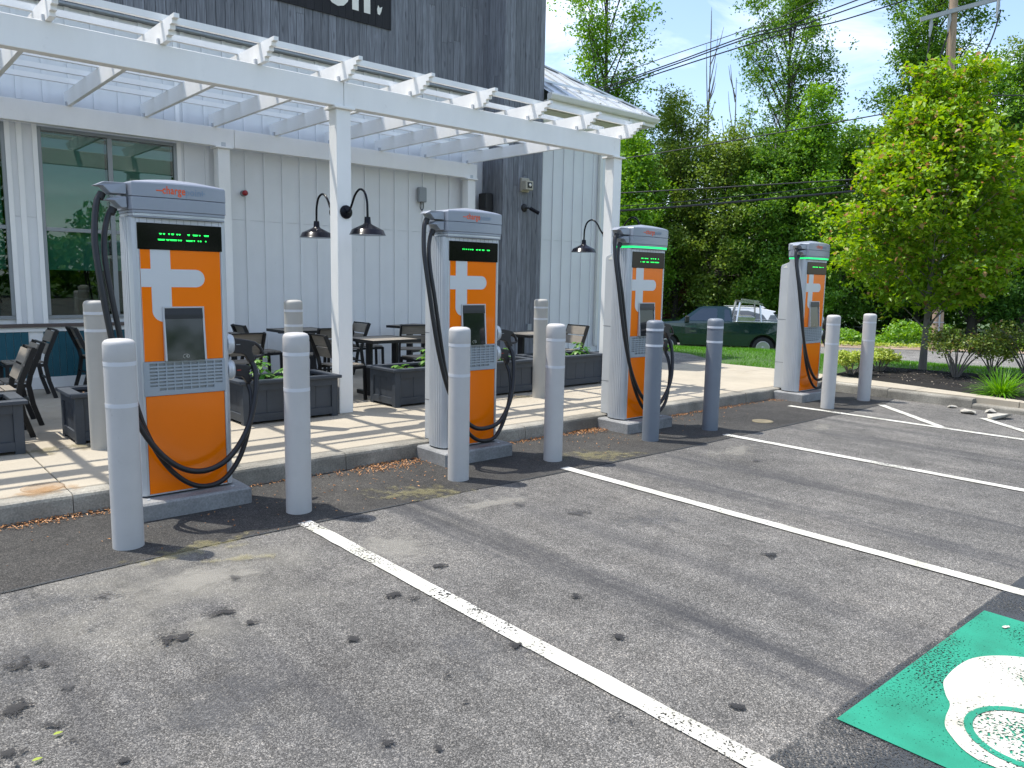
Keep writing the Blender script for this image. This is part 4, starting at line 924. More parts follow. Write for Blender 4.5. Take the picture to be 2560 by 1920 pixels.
# ================================================================== PLANTERS AND FURNITURE
def planter(x0, x1, y0, y1, label):
    t = empty('planter_box', ((x0+x1)/2, (y0+y1)/2, .16), 0, label, 'planter', 'charcoal planter boxes along the patio'); hw, hd = (x1-x0)/2, (y1-y0)/2; H = .43
    for sx in (-1, 1):
        for sy in (-1, 1): MB().box(min(sx*hw, sx*(hw-.075)), max(sx*hw, sx*(hw-.075)), min(sy*hd, sy*(hd-.075)), max(sy*hd, sy*(hd-.075)), 0, H).build('corner_post', 'planter_grey', t, .003, 1)
    for sy in (-1, 1):
        for a, b in ((.03, .11), (H-.075, H)): MB().box(-hw+.0755, hw-.0755, sy*(hd-.01)-.0095, sy*(hd-.01)+.0095, a, b).build('rail', 'planter_grey', t)
        n = max(4, int((2*hw-.15)/.17)); wd = (2*hw-.15)/n
        for k in range(n): MB().box(-hw+.075+k*wd+.002, -hw+.075+(k+1)*wd-.002, sy*(hd-.025)-.006, sy*(hd-.025)+.006, .03, H-.01).build('board', 'planter_grey', t)
    for sx in (-1, 1):
        for a, b in ((.03, .11), (H-.075, H)): MB().box(sx*(hw-.01)-.0095, sx*(hw-.01)+.0095, -hd+.0755, hd-.0755, a, b).build('rail', 'planter_grey', t)
        n = max(3, int((2*hd-.15)/.14)); wd = (2*hd-.15)/n
        for k in range(n): MB().box(sx*(hw-.025)-.006, sx*(hw-.025)+.006, -hd+.075+k*wd+.002, -hd+.075+(k+1)*wd-.002, .03, H-.01).build('board', 'planter_grey', t)
    rm_ = .035
    MB().box(-hw-rm_, hw+rm_, -hd-rm_, -hd+.07, H+.001, H+.035).build('rim', 'planter_grey', t, .006, 2); MB().box(-hw-rm_, hw+rm_, hd-.07, hd+rm_, H+.001, H+.035).build('rim', 'planter_grey', t, .006, 2)
    for s in (-1, 1): MB().box(min(s*(hw+rm_), s*(hw-.07)), max(s*(hw+rm_), s*(hw-.07)), -hd+.071, hd-.071, H+.0012, H+.0345).build('rim', 'planter_grey', t, .004, 1)
    V = []; nx = max(6, int(hw*2/.05)); ny = 8
    for i in range(nx+1):
        for j in range(ny+1): V.append((-hw+.04+(2*hw-.08)*i/nx, -hd+.04+(2*hd-.08)*j/ny, H-.035+rng.normal(0, .007)))
    so_ = MB().add(V, [(i*(ny+1)+j, (i+1)*(ny+1)+j, (i+1)*(ny+1)+j+1, i*(ny+1)+j+1) for i in range(nx) for j in range(ny)]).build('soil', 'soil', t)
    cp = MB()
    for _ in range(int(70*hw)):
        px, py = rng.uniform(-hw+.08, hw-.08), rng.uniform(-hd+.08, hd-.08); a = rng.uniform(0, 3); s = rng.uniform(.01, .028)
        cp.bar((px, py, H-.022+rng.uniform(0, .01)), (px+s*math.cos(a), py+s*math.sin(a), H-.018+rng.uniform(-.004, .008)), s*.6, .006)
    tag(cp.build('bark_chips', 'chips', t), kind='stuff')
PL = [(-.75, .87, 1.58, 2.14, 'charcoal planter box at the left edge of the view'), (1.285, 2.35, 1.70, 2.26, 'charcoal planter box behind the nearest charger, left of it'), (2.83, 3.92, 1.70, 2.28, 'charcoal planter box just left of the middle pergola post'),
      (4.72, 5.85, 1.76, 2.34, 'charcoal planter box right of the middle pergola post'), (5.98, 7.08, 1.80, 2.38, 'charcoal planter box behind the second charger'), (7.3, 8.62, 1.86, 2.42, 'charcoal planter box before the end pergola post')]
for p in PL: planter(*p)
def leaf_blade(mb, p, d, ln, wd, droop=.5, mi=0):
    d = Vector(d).normalized(); side = d.cross(Vector((0, 0, 1))); side = side.normalized() if side.length > 1e-3 else Vector((1, 0, 0))
    pts = []; c = Vector(p); dd = d.copy()
    for i in range(5):
        t_ = i/4; w_ = wd*math.sin(math.pi*min(1, (t_*.9+.06)))*.5
        pts += [c-side*w_, c+side*w_]; dd = (dd+Vector((0, 0, -droop*.45))).normalized(); c = c+dd*ln/4
    mb.add(pts, [(2*i, 2*i+1, 2*i+3, 2*i+2) for i in range(4)], mi, True)
def seedling(x, y, h, label, n=14, seed=0, big=1.):
    r_ = random.Random(seed); t = empty('seedling', (x, y, .16+.39), 0, label, 'plant', 'young plants in the planters')
    lean = (r_.uniform(-.05, .05), r_.uniform(-.05, .05)); MB().tube([(0, 0, 0), (lean[0]*.4, lean[1]*.4, h*.5), (lean[0], lean[1], h)], [.006, .005, .003], 6).build('stem', 'seedling', t)
    mb = MB()
    for i in range(n):
        f = .2+.8*i/n; a = i*2.4+r_.uniform(-.3, .3); p = (lean[0]*f, lean[1]*f, h*f); ln = (.05+.055*r_.random())*big*(1.2-.5*f)
        d = (math.cos(a), math.sin(a), r_.uniform(.1, .7)); e = Vector(p)+Vector(d)*ln*.6
        mb.tube([p, e], .002, 4); 
        for q in (0, .8, -.8): leaf_blade(mb, e, (math.cos(a+q), math.sin(a+q), r_.uniform(-.1, .5)), ln*1.1, ln*.5, .5)
    mb.build('leaves', 'seedling', t)
SD = [(.55, 1.8, .16, 'seedling in the leftmost planter, at the left image edge'), (3.15, 1.95, .30, 'tallest seedling in the planter left of the middle post'), (3.42, 1.93, .16, 'low seedling in the planter left of the middle post, right of the taller one'), (5.0, 2.0, .06, 'tiny yellow green sprout in the planter right of the middle post'),
      (5.42, 2.05, .27, 'leafy seedling in the planter right of the middle post'), (6.2, 2.05, .24, 'seedling right beside the second charger'), (6.62, 2.05, .22, 'upright broad leaved seedling behind the second charger'), (7.75, 2.1, .20, 'left seedling in the end planter'), (7.95, 2.15, .12, 'low bushy seedling in the middle of the end planter'), (8.32, 2.15, .22, 'drooping seedling at the right of the end planter')]
for i, (x, y, h, l_) in enumerate(SD): seedling(x, y, h, l_, 10 if h < .15 else 15, i, 1.25)

def make_chair():
    t = empty('patio_chair', (0, 0, 0))
    for s in (-1, 1):
        b = MB(); x = s*.215
        for a, c in zip([(x, .30, 0), (x, .235, .22), (x, .205, .42), (x, .225, .52), (x, .355, .84)][:-1], [(x, .30, 0), (x, .235, .22), (x, .205, .42), (x, .225, .52), (x, .355, .84)][1:]): b.bar(a, c, .028, .045, upv=(0, 1, .2))
        b.build('leg', 'metal_black', t)
        MB().bar((x, -.2, 0), (x, -.19, .42), .028, .04, upv=(0, 1, 0)).build('leg', 'metal_black', t)
        MB().bar((x, -.205, .425), (x, .21, .415), .028, .035).build('seat_rail', 'metal_black', t)
    MB().bar((-.215, -.2, .42), (.215, -.2, .42), .03, .03).build('seat_rail', 'metal_black', t)
    MB().bar((-.2, .23, .25), (.2, .23, .25), .02, .02).build('stretcher', 'metal_black', t)
    for k in range(4): MB().box(-.2, .2, -.195+k*.1, -.195+k*.1+.088, .4425, .46).build('seat_slat', 'wood_taupe', t)
    for z0, z1 in ((.55, .675), (.695, .825)):
        y0, y1 = .225+(z0-.52)*.406, .225+(z1-.52)*.406
        MB().bar((0, y0-.03, z0), (0, y1-.03, z1), .40, .016, upv=(0, 1, -.4)).build('back_slat', 'wood_taupe', t)
    MB().bar((-.2, .353, .835), (.2, .353, .835), .022, .018).build('back_rail', 'metal_black', t)
    return t
ch0 = make_chair(); first = [True]
def chair(x, y, rz, label):
    o = ch0 if first[0] else copy_tree(ch0); first[0] = False
    o.location = (x, y, .16); o.rotation_euler = (0, 0, rz); tag(o, label, 'chair', 'black framed patio chairs')
def make_table():
    t = empty('patio_table', (0, 0, 0)); a = .37
    for k in range(7): MB().box(-a+.022+k*.1045, -a+.022+(k+1)*.1045-.004, -a+.022, a-.022, .735, .752).build('top_slat', 'wood_taupe', t)
    f = MB(); f.box(-a, a, -a, -a+.02, .715, .755); f.box(-a, a, a-.02, a, .715, .755); f.box(-a, -a+.02, -a+.0202, a-.0202, .715, .755); f.box(a-.02, a, -a+.0202, a-.0202, .715, .755); f.box(-a+.03, a-.03, -.04, .04, .70, .7345)
    f.build('top_frame', 'metal_black', t)
    for s in (-1, 1):
        MB().box(s*.2-.02, s*.2+.02, -.055, .055, .05, .70).build('leg', 'metal_black', t)
        MB().box(s*.2-.025, s*.2+.025, -.29, .29, .0, .05).build('foot', 'metal_black', t)
    MB().box(-.18, .18, -.02, .02, .3, .34).build('stretcher', 'metal_black', t)
    return t
tb0 = make_table(); firstT = [True]
def table(x, y, rz, label):
    o = tb0 if firstT[0] else copy_tree(tb0); firstT[0] = False
    o.location = (x, y, .16); o.rotation_euler = (0, 0, rz); tag(o, label, 'table', 'square patio tables')
H_ = math.pi/2
table(.1, 3.0, H_, 'patio table at the left edge of the view, near the window'); table(5.02, 4.85, 0, 'patio table by the white siding left of the middle post'); table(5.2, 2.82, 0, 'nearest patio table, right of the middle post, behind a planter')
table(7.2, 4.92, .3, 'patio table near the grey tower, left of the second charger'); table(7.72, 2.62, 0, 'patio table in front of the grey tower'); table(3.6, 4.35, 0, 'patio table half hidden by the nearest charger')
chair(.75, 2.52, -H_, 'patio chair nearest the left planter, back to the right'); chair(.93, 3.12, -H_, 'second patio chair left of the window pier, behind the first'); chair(1.42, 4.98, -H_, 'patio chair by the teal wall, seen from behind')
chair(2.38, 5.26, H_, 'patio chair by the teal wall facing right'); 
chair(4.42, 4.85, H_, 'patio chair left of the table by the white siding'); chair(4.95, 4.05, math.pi, 'patio chair with its back to the car park, left of the middle post'); chair(5.68, 4.75, -H_, 'patio chair right of the table by the white siding')
chair(4.55, 2.72, H_, 'patio chair partly hidden by the middle post'); chair(6.25, 4.95, H_-.3, 'patio chair turned towards the wall, behind the nearest table'); chair(6.55, 4.15, math.pi-.4, 'patio chair in front of the table near the grey tower')
chair(8.55, 2.75, -H_, 'patio chair with a tan back before the right white wall'); chair(3.55, 3.62, math.pi, 'patio chair with its back to the car park, right beside the nearest charger')
chair(5.95, 3.0, -H_, 'patio chair right of the nearest table')
# hose reel standing by the nearest charger
t = empty('hose_reel', (3.05, 4.3, .16), 0, 'coiled black hose on a low stand behind the nearest charger plugs', 'hose reel')
for k in range(6):
    MB().tube([(.18*math.cos(a), -.1+.03*k, .42+.18*math.sin(a)) for a in np.linspace(0, 2*math.pi, 25)], .016, 6).build('hose_coil', 'rubber', t)
for s in (-.13, .12): MB().bar((-.2, s, 0), (0, s, .42), .03, .03).build('stand', 'metal_black', t); MB().bar((.2, s, 0), (0, s, .42), .03, .03).build('stand', 'metal_black', t)
MB().tube(spline([(-.22, -.02, .5), (-.22, -.02, .85), (-.12, -.02, .93), (.12, -.02, .93), (.22, -.02, .85), (.22, -.02, .5)], 5), .018, 8).build('handle', 'beige_plastic', t)

# ================================================================== VEHICLES
def wheel(t, x, y, r, wd, side, spokes=5):
    """wheel with its axle along local y"""
    w_ = MB().lathe([(r*.62, -wd/2), (r*.93, -wd/2), (r, -wd*.3), (r, wd*.3), (r*.93, wd/2), (r*.62, wd/2)], 36, (x, y, r), 'y').build('wheel', 'tyre', t)
    f = y+side*(wd*.5+.004)
    rim = MB().lathe([(r*.63, 0), (r*.60, -side*.02), (r*.56, -side*.05), (0, -side*.06)], 36, (x, f, r), 'y')
    rim.build('rim', 'plastic_black', w_)
    sp = MB()
    for k in range(spokes):
        a = 2*math.pi*k/spokes+.3; d = np.array([math.cos(a), math.sin(a)]); q = np.array([-d[1], d[0]])
        pts = [d*r*.1+q*r*.07, d*r*.58+q*r*.11, d*r*.58-q*r*.11, d*r*.1-q*r*.07]
        sp.prism([(x+p[0], r+p[1]) for p in pts], f-side*.03, f+side*.004)
    sp.lathe([(r*.6, 0), (r*.635, side*.008), (r*.55, side*.006)], 36, (x, f, r), 'y'); sp.lathe([(r*.16, -side*.01), (r*.15, side*.012), (0, side*.014)], 18, (x, f, r), 'y')
    sp.build('spokes', 'rim_silver', w_)
def side_body(prof, yw, taper):
    """closed body shell: profile (x,z) extruded between +-yw, pinched above the belt line (taper = list of (z, factor))"""
    zs = [a for a, b in taper]; fs = [b for a, b in taper]
    def yy(z): return yw*float(np.interp(z, zs, fs))
    n = len(prof); V = [(x, -yy(z), z) for x, z in prof]+[(x, yy(z), z) for x, z in prof]
    b = MB(); b.add(V, [list(range(n)), list(range(2*n-1, n-1, -1))]+[(i, i+n, (i+1) % n+n, (i+1) % n) for i in range(n)]); return b, yy
def archpts(cx, r, z0, n=12): # from rear to front over a wheel (x rising)
    return [(cx+r*math.cos(a), .38+r*math.sin(a)) for a in np.linspace(math.pi+math.asin((.38-z0)/r), -math.asin((.38-z0)/r), n)]
# pick-up: local x runs from rear (-) to front (+), local -y is the side seen
Fv = np.array([-.62, .785]); Fv /= np.linalg.norm(Fv)
tr = empty('pickup_truck', (0, 0, STREET_Z), math.atan2(Fv[1], Fv[0]), 'dark green pickup truck with a silver ladder rack parked on the street', 'truck')
WB = 3.35; TW = .98
# origin: mid wheel base; near side is local +y (facing the car park)
rear = np.array([24.55, 8.62]); mid = rear+Fv*WB/2+np.array([.8, .6])*TW*.9
tr.location = (mid[0], mid[1], STREET_Z)
xr, xf = -WB/2, WB/2
low = [(xr-1.12, .50)]+archpts(xr, .47, .42)+archpts(xf, .47, .42)+[(xf+.95, .45), (xf+1.0, .60), (xf+.98, 1.0), (xf+.85, 1.15), (xf-.35, 1.26), (xr-1.12, 1.27)]
b, yy = side_body(low, TW, [(.3, .96), (.6, 1.0), (1.05, 1.0), (1.27, .96)])
b.build('body', 'truck_green', tr)
# cab
cab = [(xf-.38, 1.25), (xf-1.08, 1.75), (xf-1.25, 1.80), (xf-2.05, 1.81), (xf-2.2, 1.74), (xf-2.27, 1.25)]
b, yc = side_body(cab, TW, [(1.25, .955), (1.8, .80)]); b.build('cab', 'truck_green', tr)
def sidepane(pts, yf, off, mat, par, name):
    for s in (1, -1): MB().add([(x, s*(yf(z)+off), z) for x, z in pts], [list(range(len(pts)))]).build(name, mat, par)
sidepane([(xf-.66, 1.29), (xf-1.12, 1.68), (xf-1.25, 1.725), (xf-1.72, 1.73), (xf-1.74, 1.29)], yc, .004, 'car_glass', tr, 'side_window')
sidepane([(xf-1.98, 1.3), (xf-1.98, 1.71), (xf-2.14, 1.69), (xf-2.22, 1.3)], yc, .004, 'car_glass', tr, 'side_window')
MB().add([(xf-.45, -yc(1.3)*.92, 1.31), (xf-.45, yc(1.3)*.92, 1.31), (xf-1.06, yc(1.74)*.9, 1.745), (xf-1.06, -yc(1.74)*.9, 1.745)], [(0, 1, 2, 3)]).build('windscreen', 'car_glass', tr)
MB().add([(xf-2.274, -.6, 1.33), (xf-2.274, .6, 1.33), (xf-2.215, .6, 1.66), (xf-2.215, -.6, 1.66)], [(0, 1, 2, 3)]).build('rear_window', 'car_glass', tr)
for s in (1, -1):
    MB().box(xr-1.1, xf-2.3, min(s*.955, s*.80), max(s*.955, s*.80), 1.271, 1.30).build('bed_rail', 'chrome', tr, .01, 2)
    MB().bar((xr-1.1, s*.983, .79), (xr-.5, s*.983, .79), .012, .05).build('side_moulding', 'truck_green', tr); MB().bar((xr+.5, s*.983, .79), (xf-.5, s*.983, .79), .012, .05).build('side_moulding', 'truck_green', tr)
    m_ = MB().box(xf-.75, xf-.60, min(s*1.0, s*1.17), max(s*1.0, s*1.17), 1.22, 1.45).build('mirror', 'plastic_black', tr, .03, 2); MB().bar((xf-.7, s*.93, 1.27), (xf-.68, s*1.03, 1.3), .04, .04).build('mirror_arm', 'plastic_black', m_)
    MB().box(xf-1.78, xf-1.62, min(s*.982, s*1.0), max(s*.982, s*1.0), 1.08, 1.115).build('door_handle', 'plastic_black', tr)
    d_ = MB()
    for x in (xf-.52, xf-1.83): d_.box(x-.004, x+.004, min(s*.978, s*.984), max(s*.978, s*.984), .5, 1.1)
    d_.build('door_gap', 'plastic_black', tr)
    MB().prism([(xr-1.1+.02, .42), (xr-.52, .42), (xr-.5, .25), (xr-.53, .25)], s*.9-.01, s*.9+.01).build('mud_flap', 'plastic_black', tr)
    for x, cx in ((xr, xr), (xf, xf)):
        V = []
        for a in np.linspace(-.05, math.pi+.05, 17): V += [(cx+.47*math.cos(a), s*.981, .38+.47*math.sin(a)), (cx+.505*math.cos(a), s*.987, .38+.505*math.sin(a))]
        MB().add(V, [(2*i, 2*i+1, 2*i+3, 2*i+2) for i in range(16)]).build('arch_lip', 'truck_green', tr)
    MB().add([(xf-1.0, s*.9835, .9), (xf-.78, s*.9835, .9), (xf-.78, s*.9835, .915), (xf-1.0, s*.9835, .915)], [(0, 1, 2, 3)]).build('door_badge', 'chrome', tr)
MB().box(xr-1.0, xf-2.35, -.78, .78, .6, .64).build('bed_floor', 'plastic_black', tr); MB().box(xr-1.22, xr-1.12, -.92, .92, .48, .66).build('rear_bumper', 'chrome', tr, .02, 2)
MB().box(xr-.9, xf-.6, -.6, .6, .34, .5).build('chassis', 'plastic_black', tr)
MB().box(xr-.46, xr+.46, -.7, .7, .45, .84).build('wheel_housing', 'plastic_black', tr); MB().box(xf-.46, xf+.46, -.7, .7, .45, .84).build('wheel_housing', 'plastic_black', tr)
for x in (xr, xf):
    for s in (1, -1): wheel(tr, x, s*.84, .38, .26, s)
tb_ = MB().box(xf-3.05, xf-2.46, -.7, .80, 1.2, 1.47).build('tool_box', 'chrome', tr, .02, 2)
lr = MB()
for s in (1, -1):
    lr.bar((xf-2.42, s*.86, 1.29), (xf-2.52, s*.74, 1.98), .06, .06); lr.bar((xf-3.25, s*.86, 1.29), (xf-3.2, s*.74, 1.9), .05, .05)
    lr.bar((xf-2.48, s*.74, 1.99), (xf-3.3, s*.74, 1.91), .05, .05)
for x, z in ((xf-2.52, 2.0), (xf-3.22, 1.92)): lr.bar((x, -.8, z), (x, .8, z), .06, .05)
lr.build('ladder_rack', 'chrome', tr)
ld = MB()
for s in (-.2, .2): ld.bar((xf-2.6, s+.3, 2.06), (xf-3.2, s+.3, 2.0), .03, .07)
for k in range(5): ld.bar((xf-2.65-.12*k, .1, 2.05-.01*k), (xf-2.65-.12*k, .5, 2.05-.01*k), .03, .03)
tag(ld.build('rack_load', 'chrome', tr), 'short aluminium ladder on the rack')
# white suv behind it
sv = empty('suv', (0, 0, STREET_Z), math.atan2(Fv[1], Fv[0]), 'white suv parked behind the green pickup truck', 'car')
c_ = rear+Fv*1.15+np.array([.8, .6])*4.3; sv.location = (c_[0], c_[1], STREET_Z)
xr, xf = -1.38, 1.38
low = [(xr-.86, .48)]+archpts(xr, .43, .36)+archpts(xf, .43, .36)+[(xf+.85, .4), (xf+.9, .75), (xf+.7, .98), (xf-.25, 1.06), (xr-.80, 1.08), (xr-.9, .9)]
b, yy = side_body(low, .95, [(.3, .95), (.7, 1.0), (1.06, .96)]); b.build('body', 'car_white', sv, .02, 2)
cab = [(xf-.25, 1.05), (xf-1.0, 1.55), (xf-1.3, 1.66), (xf-2.2, 1.70), (xr-.15, 1.66), (xr-.62, 1.56), (xr-.50, 1.50), (xr-.80, 1.07)]
b, yc = side_body(cab, .95, [(1.05, .955), (1.65, .76)]); b.build('cabin', 'car_white', sv, .015, 2)
sidepane([(xf-.55, 1.1), (xf-1.05, 1.46), (xf-1.35, 1.56), (xf-2.3, 1.57), (xr-.12, 1.42), (xr-.28, 1.2), (xr-.1, 1.1)], yc, .012, 'car_glass', sv, 'side_window')
MB().add([(xr-.67, -.62, 1.44), (xr-.67, .62, 1.44), (xr-.80, .66, 1.12), (xr-.80, -.66, 1.12)], [(0, 1, 2, 3)]).build('rear_window', 'car_glass', sv)
sidepane([(xr-.34, 1.12), (xr-.30, 1.2), (xr-.40, 1.42), (xr-.56, 1.42), (xr-.72, 1.14)], yc, .012, 'car_glass', sv, 'side_window')
for s in (1, -1):
    MB().box(xr-.86, xr-.35, min(s*.84, s*.945), max(s*.84, s*.945), .98, 1.055).build('tail_light', 'tail_red', sv, .02, 2)
    MB().bar((xf-1.2, s*.66, 1.70), (xr+.1, s*.66, 1.72), .03, .03).build('roof_rail', 'chrome', sv)
    for x in (xr, xf): wheel(sv, x, s*.82, .36, .24, s)
MB().prism([(xr-.1, 1.68), (xr-.3, 1.67), (xr-.18, 1.75)], -.02, .02).build('antenna_fin', 'car_white', sv)
MB().box(xr-.4, xf+.4, -.7, .7, .36, .9).build('underbody', 'plastic_black', sv)

# ================================================================== UTILITY POLE AND WIRES
PB = np.array([34.32, 6.30, -.9])
up2 = empty('utility_pole', tuple(PB), 0, 'tall wooden utility pole with a grey cross arm behind the maple', 'utility pole')
MB().tube([(0, 0, -.2), (-.12, .11, 4), (-.30, .27, 9), (-.5, .45, 15.5)], [.22, .20, .175, .15], 18).build('pole', 'pole_wood', up2)
MB().tube([(-.19, -.12, .1), (-.38, .06, 7.2)], .035, 8).build('conduit', 'pole_grey', up2)
for z in (1.2, 3, 5): MB().lathe([(.235, -.02), (.235, .02)], 18, (-.032*z, .029*z, z)).build('strap', 'pole_grey', up2)
ad_ = np.array([.42, -.907]); arm_z = 13.55
ca = MB().bar((-1.2*SX-.62, -1.2*SY+.28, arm_z-.42), (1.8*SX-.48, 1.8*SY+.28, arm_z+.35), .12, .16).build('cross_arm', 'pole_grey', up2)
for k, s in enumerate((-.85, -.2, 1.5)):
    p = Vector((s*SX-.56, s*SY+.26, arm_z+s*.26-.12)); MB().tube([p, p+Vector((.04, 0, -.3)), p+Vector((-.02, 0, -.75))], [.05, .07, .03], 10).build('cutout_fuse', 'pole_grey', ca)
tp = MB()
for k, pts in enumerate([[(-.85, -.9), (-.95, -2.5), (-.9, -4.2)], [(-.2, -.9), (-.45, -2.0), (-.35, -3.6)], [(1.6, -.6), (1.3, -1.8), (.4, -3.6), (.1, -4.0)]]):
    MB().tube(spline([(s*SX-.56, s*SY+.24, arm_z+z+s*.26) for s, z in pts], 6), .028, 6).build('drop_lead', 'wire', up2)
for a in (-.25, .32): MB().lathe([(.10, -.25), (.16, -.2), (.16, .3), (.10, .35)], 14, (a*SX*1.5-.42, a*SY*1.5+.12, 9.0)).build('splice_case', 'pole_grey', up2)
# overhead wires run along the street in the pole's vertical plane
def wire(pts, r, label):
    P = np.array(pts); d = P[-1]-P[-2]; e = P[0]-P[1]
    pts = [tuple(P[0]+e/np.linalg.norm(e)*14+np.array([0, 0, .5]))]+[tuple(p) for p in P]+[tuple(P[-1]+d/np.linalg.norm(d)*22+np.array([0, 0, 1.6]))]
    tag(MB().tube(spline(pts, 8), r, 6).build('overhead_wire', 'wire'), label, 'wire', 'overhead wires along the street')
WR = [([(24.05, 19.87, 9.63), (27.22, 15.65, 11.23), (29.23, 12.96, 12.24), (30.8, 10.87, 13.25)], .017, 'topmost thin overhead wire crossing the blue sky'),
      ([(24.1, 19.8, 9.35), (27.23, 15.63, 10.89), (29.31, 12.85, 12.02), (31.81, 9.52, 13.2)], .026, 'upper overhead wire of the close pair in the sky'),
      ([(24.1, 19.8, 9.28), (27.23, 15.63, 10.80), (29.32, 12.84, 11.90), (32.1, 9.14, 13.1)], .026, 'lower overhead wire of the close pair in the sky'),
      ([(24.1, 19.8, 9.1), (27.23, 15.63, 10.66), (30.35, 11.47, 12.1), (32.87, 8.11, 13.08)], .026, 'overhead wire below the pair, ending at the cross arm')]
for a, b_, c in WR: wire(a, b_, c)
def wire2(pts, r, label): tag(MB().tube(spline(pts, 8), r, 6).build('overhead_wire', 'wire'), label, 'wire', 'overhead wires along the street')
wire2([(20, 25.2, 5.9), (26.29, 16.87, 7.07), (32.76, 8.26, 8.76), (34, 6.6, 9.15), (35.3, 4.9, 9.31), (44, -6.5, 8.9)], .024, 'overhead cable sloping across the upper tree crowns')
wire2([(20, 25.2, 5.15), (26.33, 16.83, 5.6), (32.12, 9.1, 6.12), (34, 6.6, 6.3), (45, -8, 6.8)], .026, 'pale overhead cable across the tree row, uppermost of the low three')
wire2([(20, 25.2, 4.75), (26.34, 16.81, 5.03), (32.22, 8.97, 5.94), (34, 6.6, 6.2), (45, -8, 7.0)], .02, 'thin overhead cable between the two thicker low ones')
wire2([(20, 25.2, 4.4), (26.35, 16.8, 4.84), (32.33, 8.83, 5.68), (34, 6.6, 6.0), (45, -8, 6.4)], .045, 'thick black overhead cable, lowest across the trees')

# ================================================================== TREES AND PLANTS
def leaves_mesh(name, P, size, mat, N=None, up_bias=.5, aspect=.62, cup=.18, seed=0):
    r_ = np.random.default_rng(seed); n = len(P)
    nv = r_.normal(size=(n, 3)); nv[:, 2] = np.abs(nv[:, 2])+up_bias; nv /= np.linalg.norm(nv, axis=1)[:, None]
    a = r_.normal(size=(n, 3)); t = np.cross(nv, a); t /= np.linalg.norm(t, axis=1)[:, None]+1e-9; b = np.cross(nv, t)
    s = size*r_.uniform(.6, 1.3, n)[:, None]
    droop = np.array([0, 0, -1.])*s*.25
    v0 = P-t*s*.5; v1 = P+b*s*aspect*.5+nv*s*cup*.5; v2 = P+t*s*.5+droop*.6; v3 = P-b*s*aspect*.5+nv*s*cup*.5
    V = np.stack([v0, v1, v2, v3], 1).reshape(-1, 3)
    me = bpy.data.meshes.new(name); me.vertices.add(n*4); me.vertices.foreach_set('co', V.astype(np.float32).ravel())
    f = np.arange(n)*4; T = np.stack([f, f+1, f+2, f, f+2, f+3], 1).reshape(-1)
    me.loops.add(n*6); me.loops.foreach_set('vertex_index', T.astype(np.int32)); me.polygons.add(n*2)
    me.polygons.foreach_set('loop_start', (np.arange(n*2)*3).astype(np.int32)); me.polygons.foreach_set('loop_total', np.full(n*2, 3, np.int32))
    me.materials.append(M[mat]); me.update(calc_edges=True); me.validate(); return me
def crown_r(f, shape):
    """relative crown radius at relative crown height f in 0..1"""
    if shape == 'round': return math.sqrt(max(0, 1-(2*f-.9)**2/1.22))
    if shape == 'cone': return .25+.85*math.sin(math.pi*min(1, (f*.8+.18)))*(1-.45*f)
    if shape == 'column': return .55+.45*math.sin(math.pi*f)
    if shape == 'maple': return float(np.interp(f, [0, .2, .35, .55, .8, 1], [.62, 1.0, .98, .78, .5, .22]))
    if shape == 'vase': return .35+.7*f*(1.25-.55*f)
    return 1
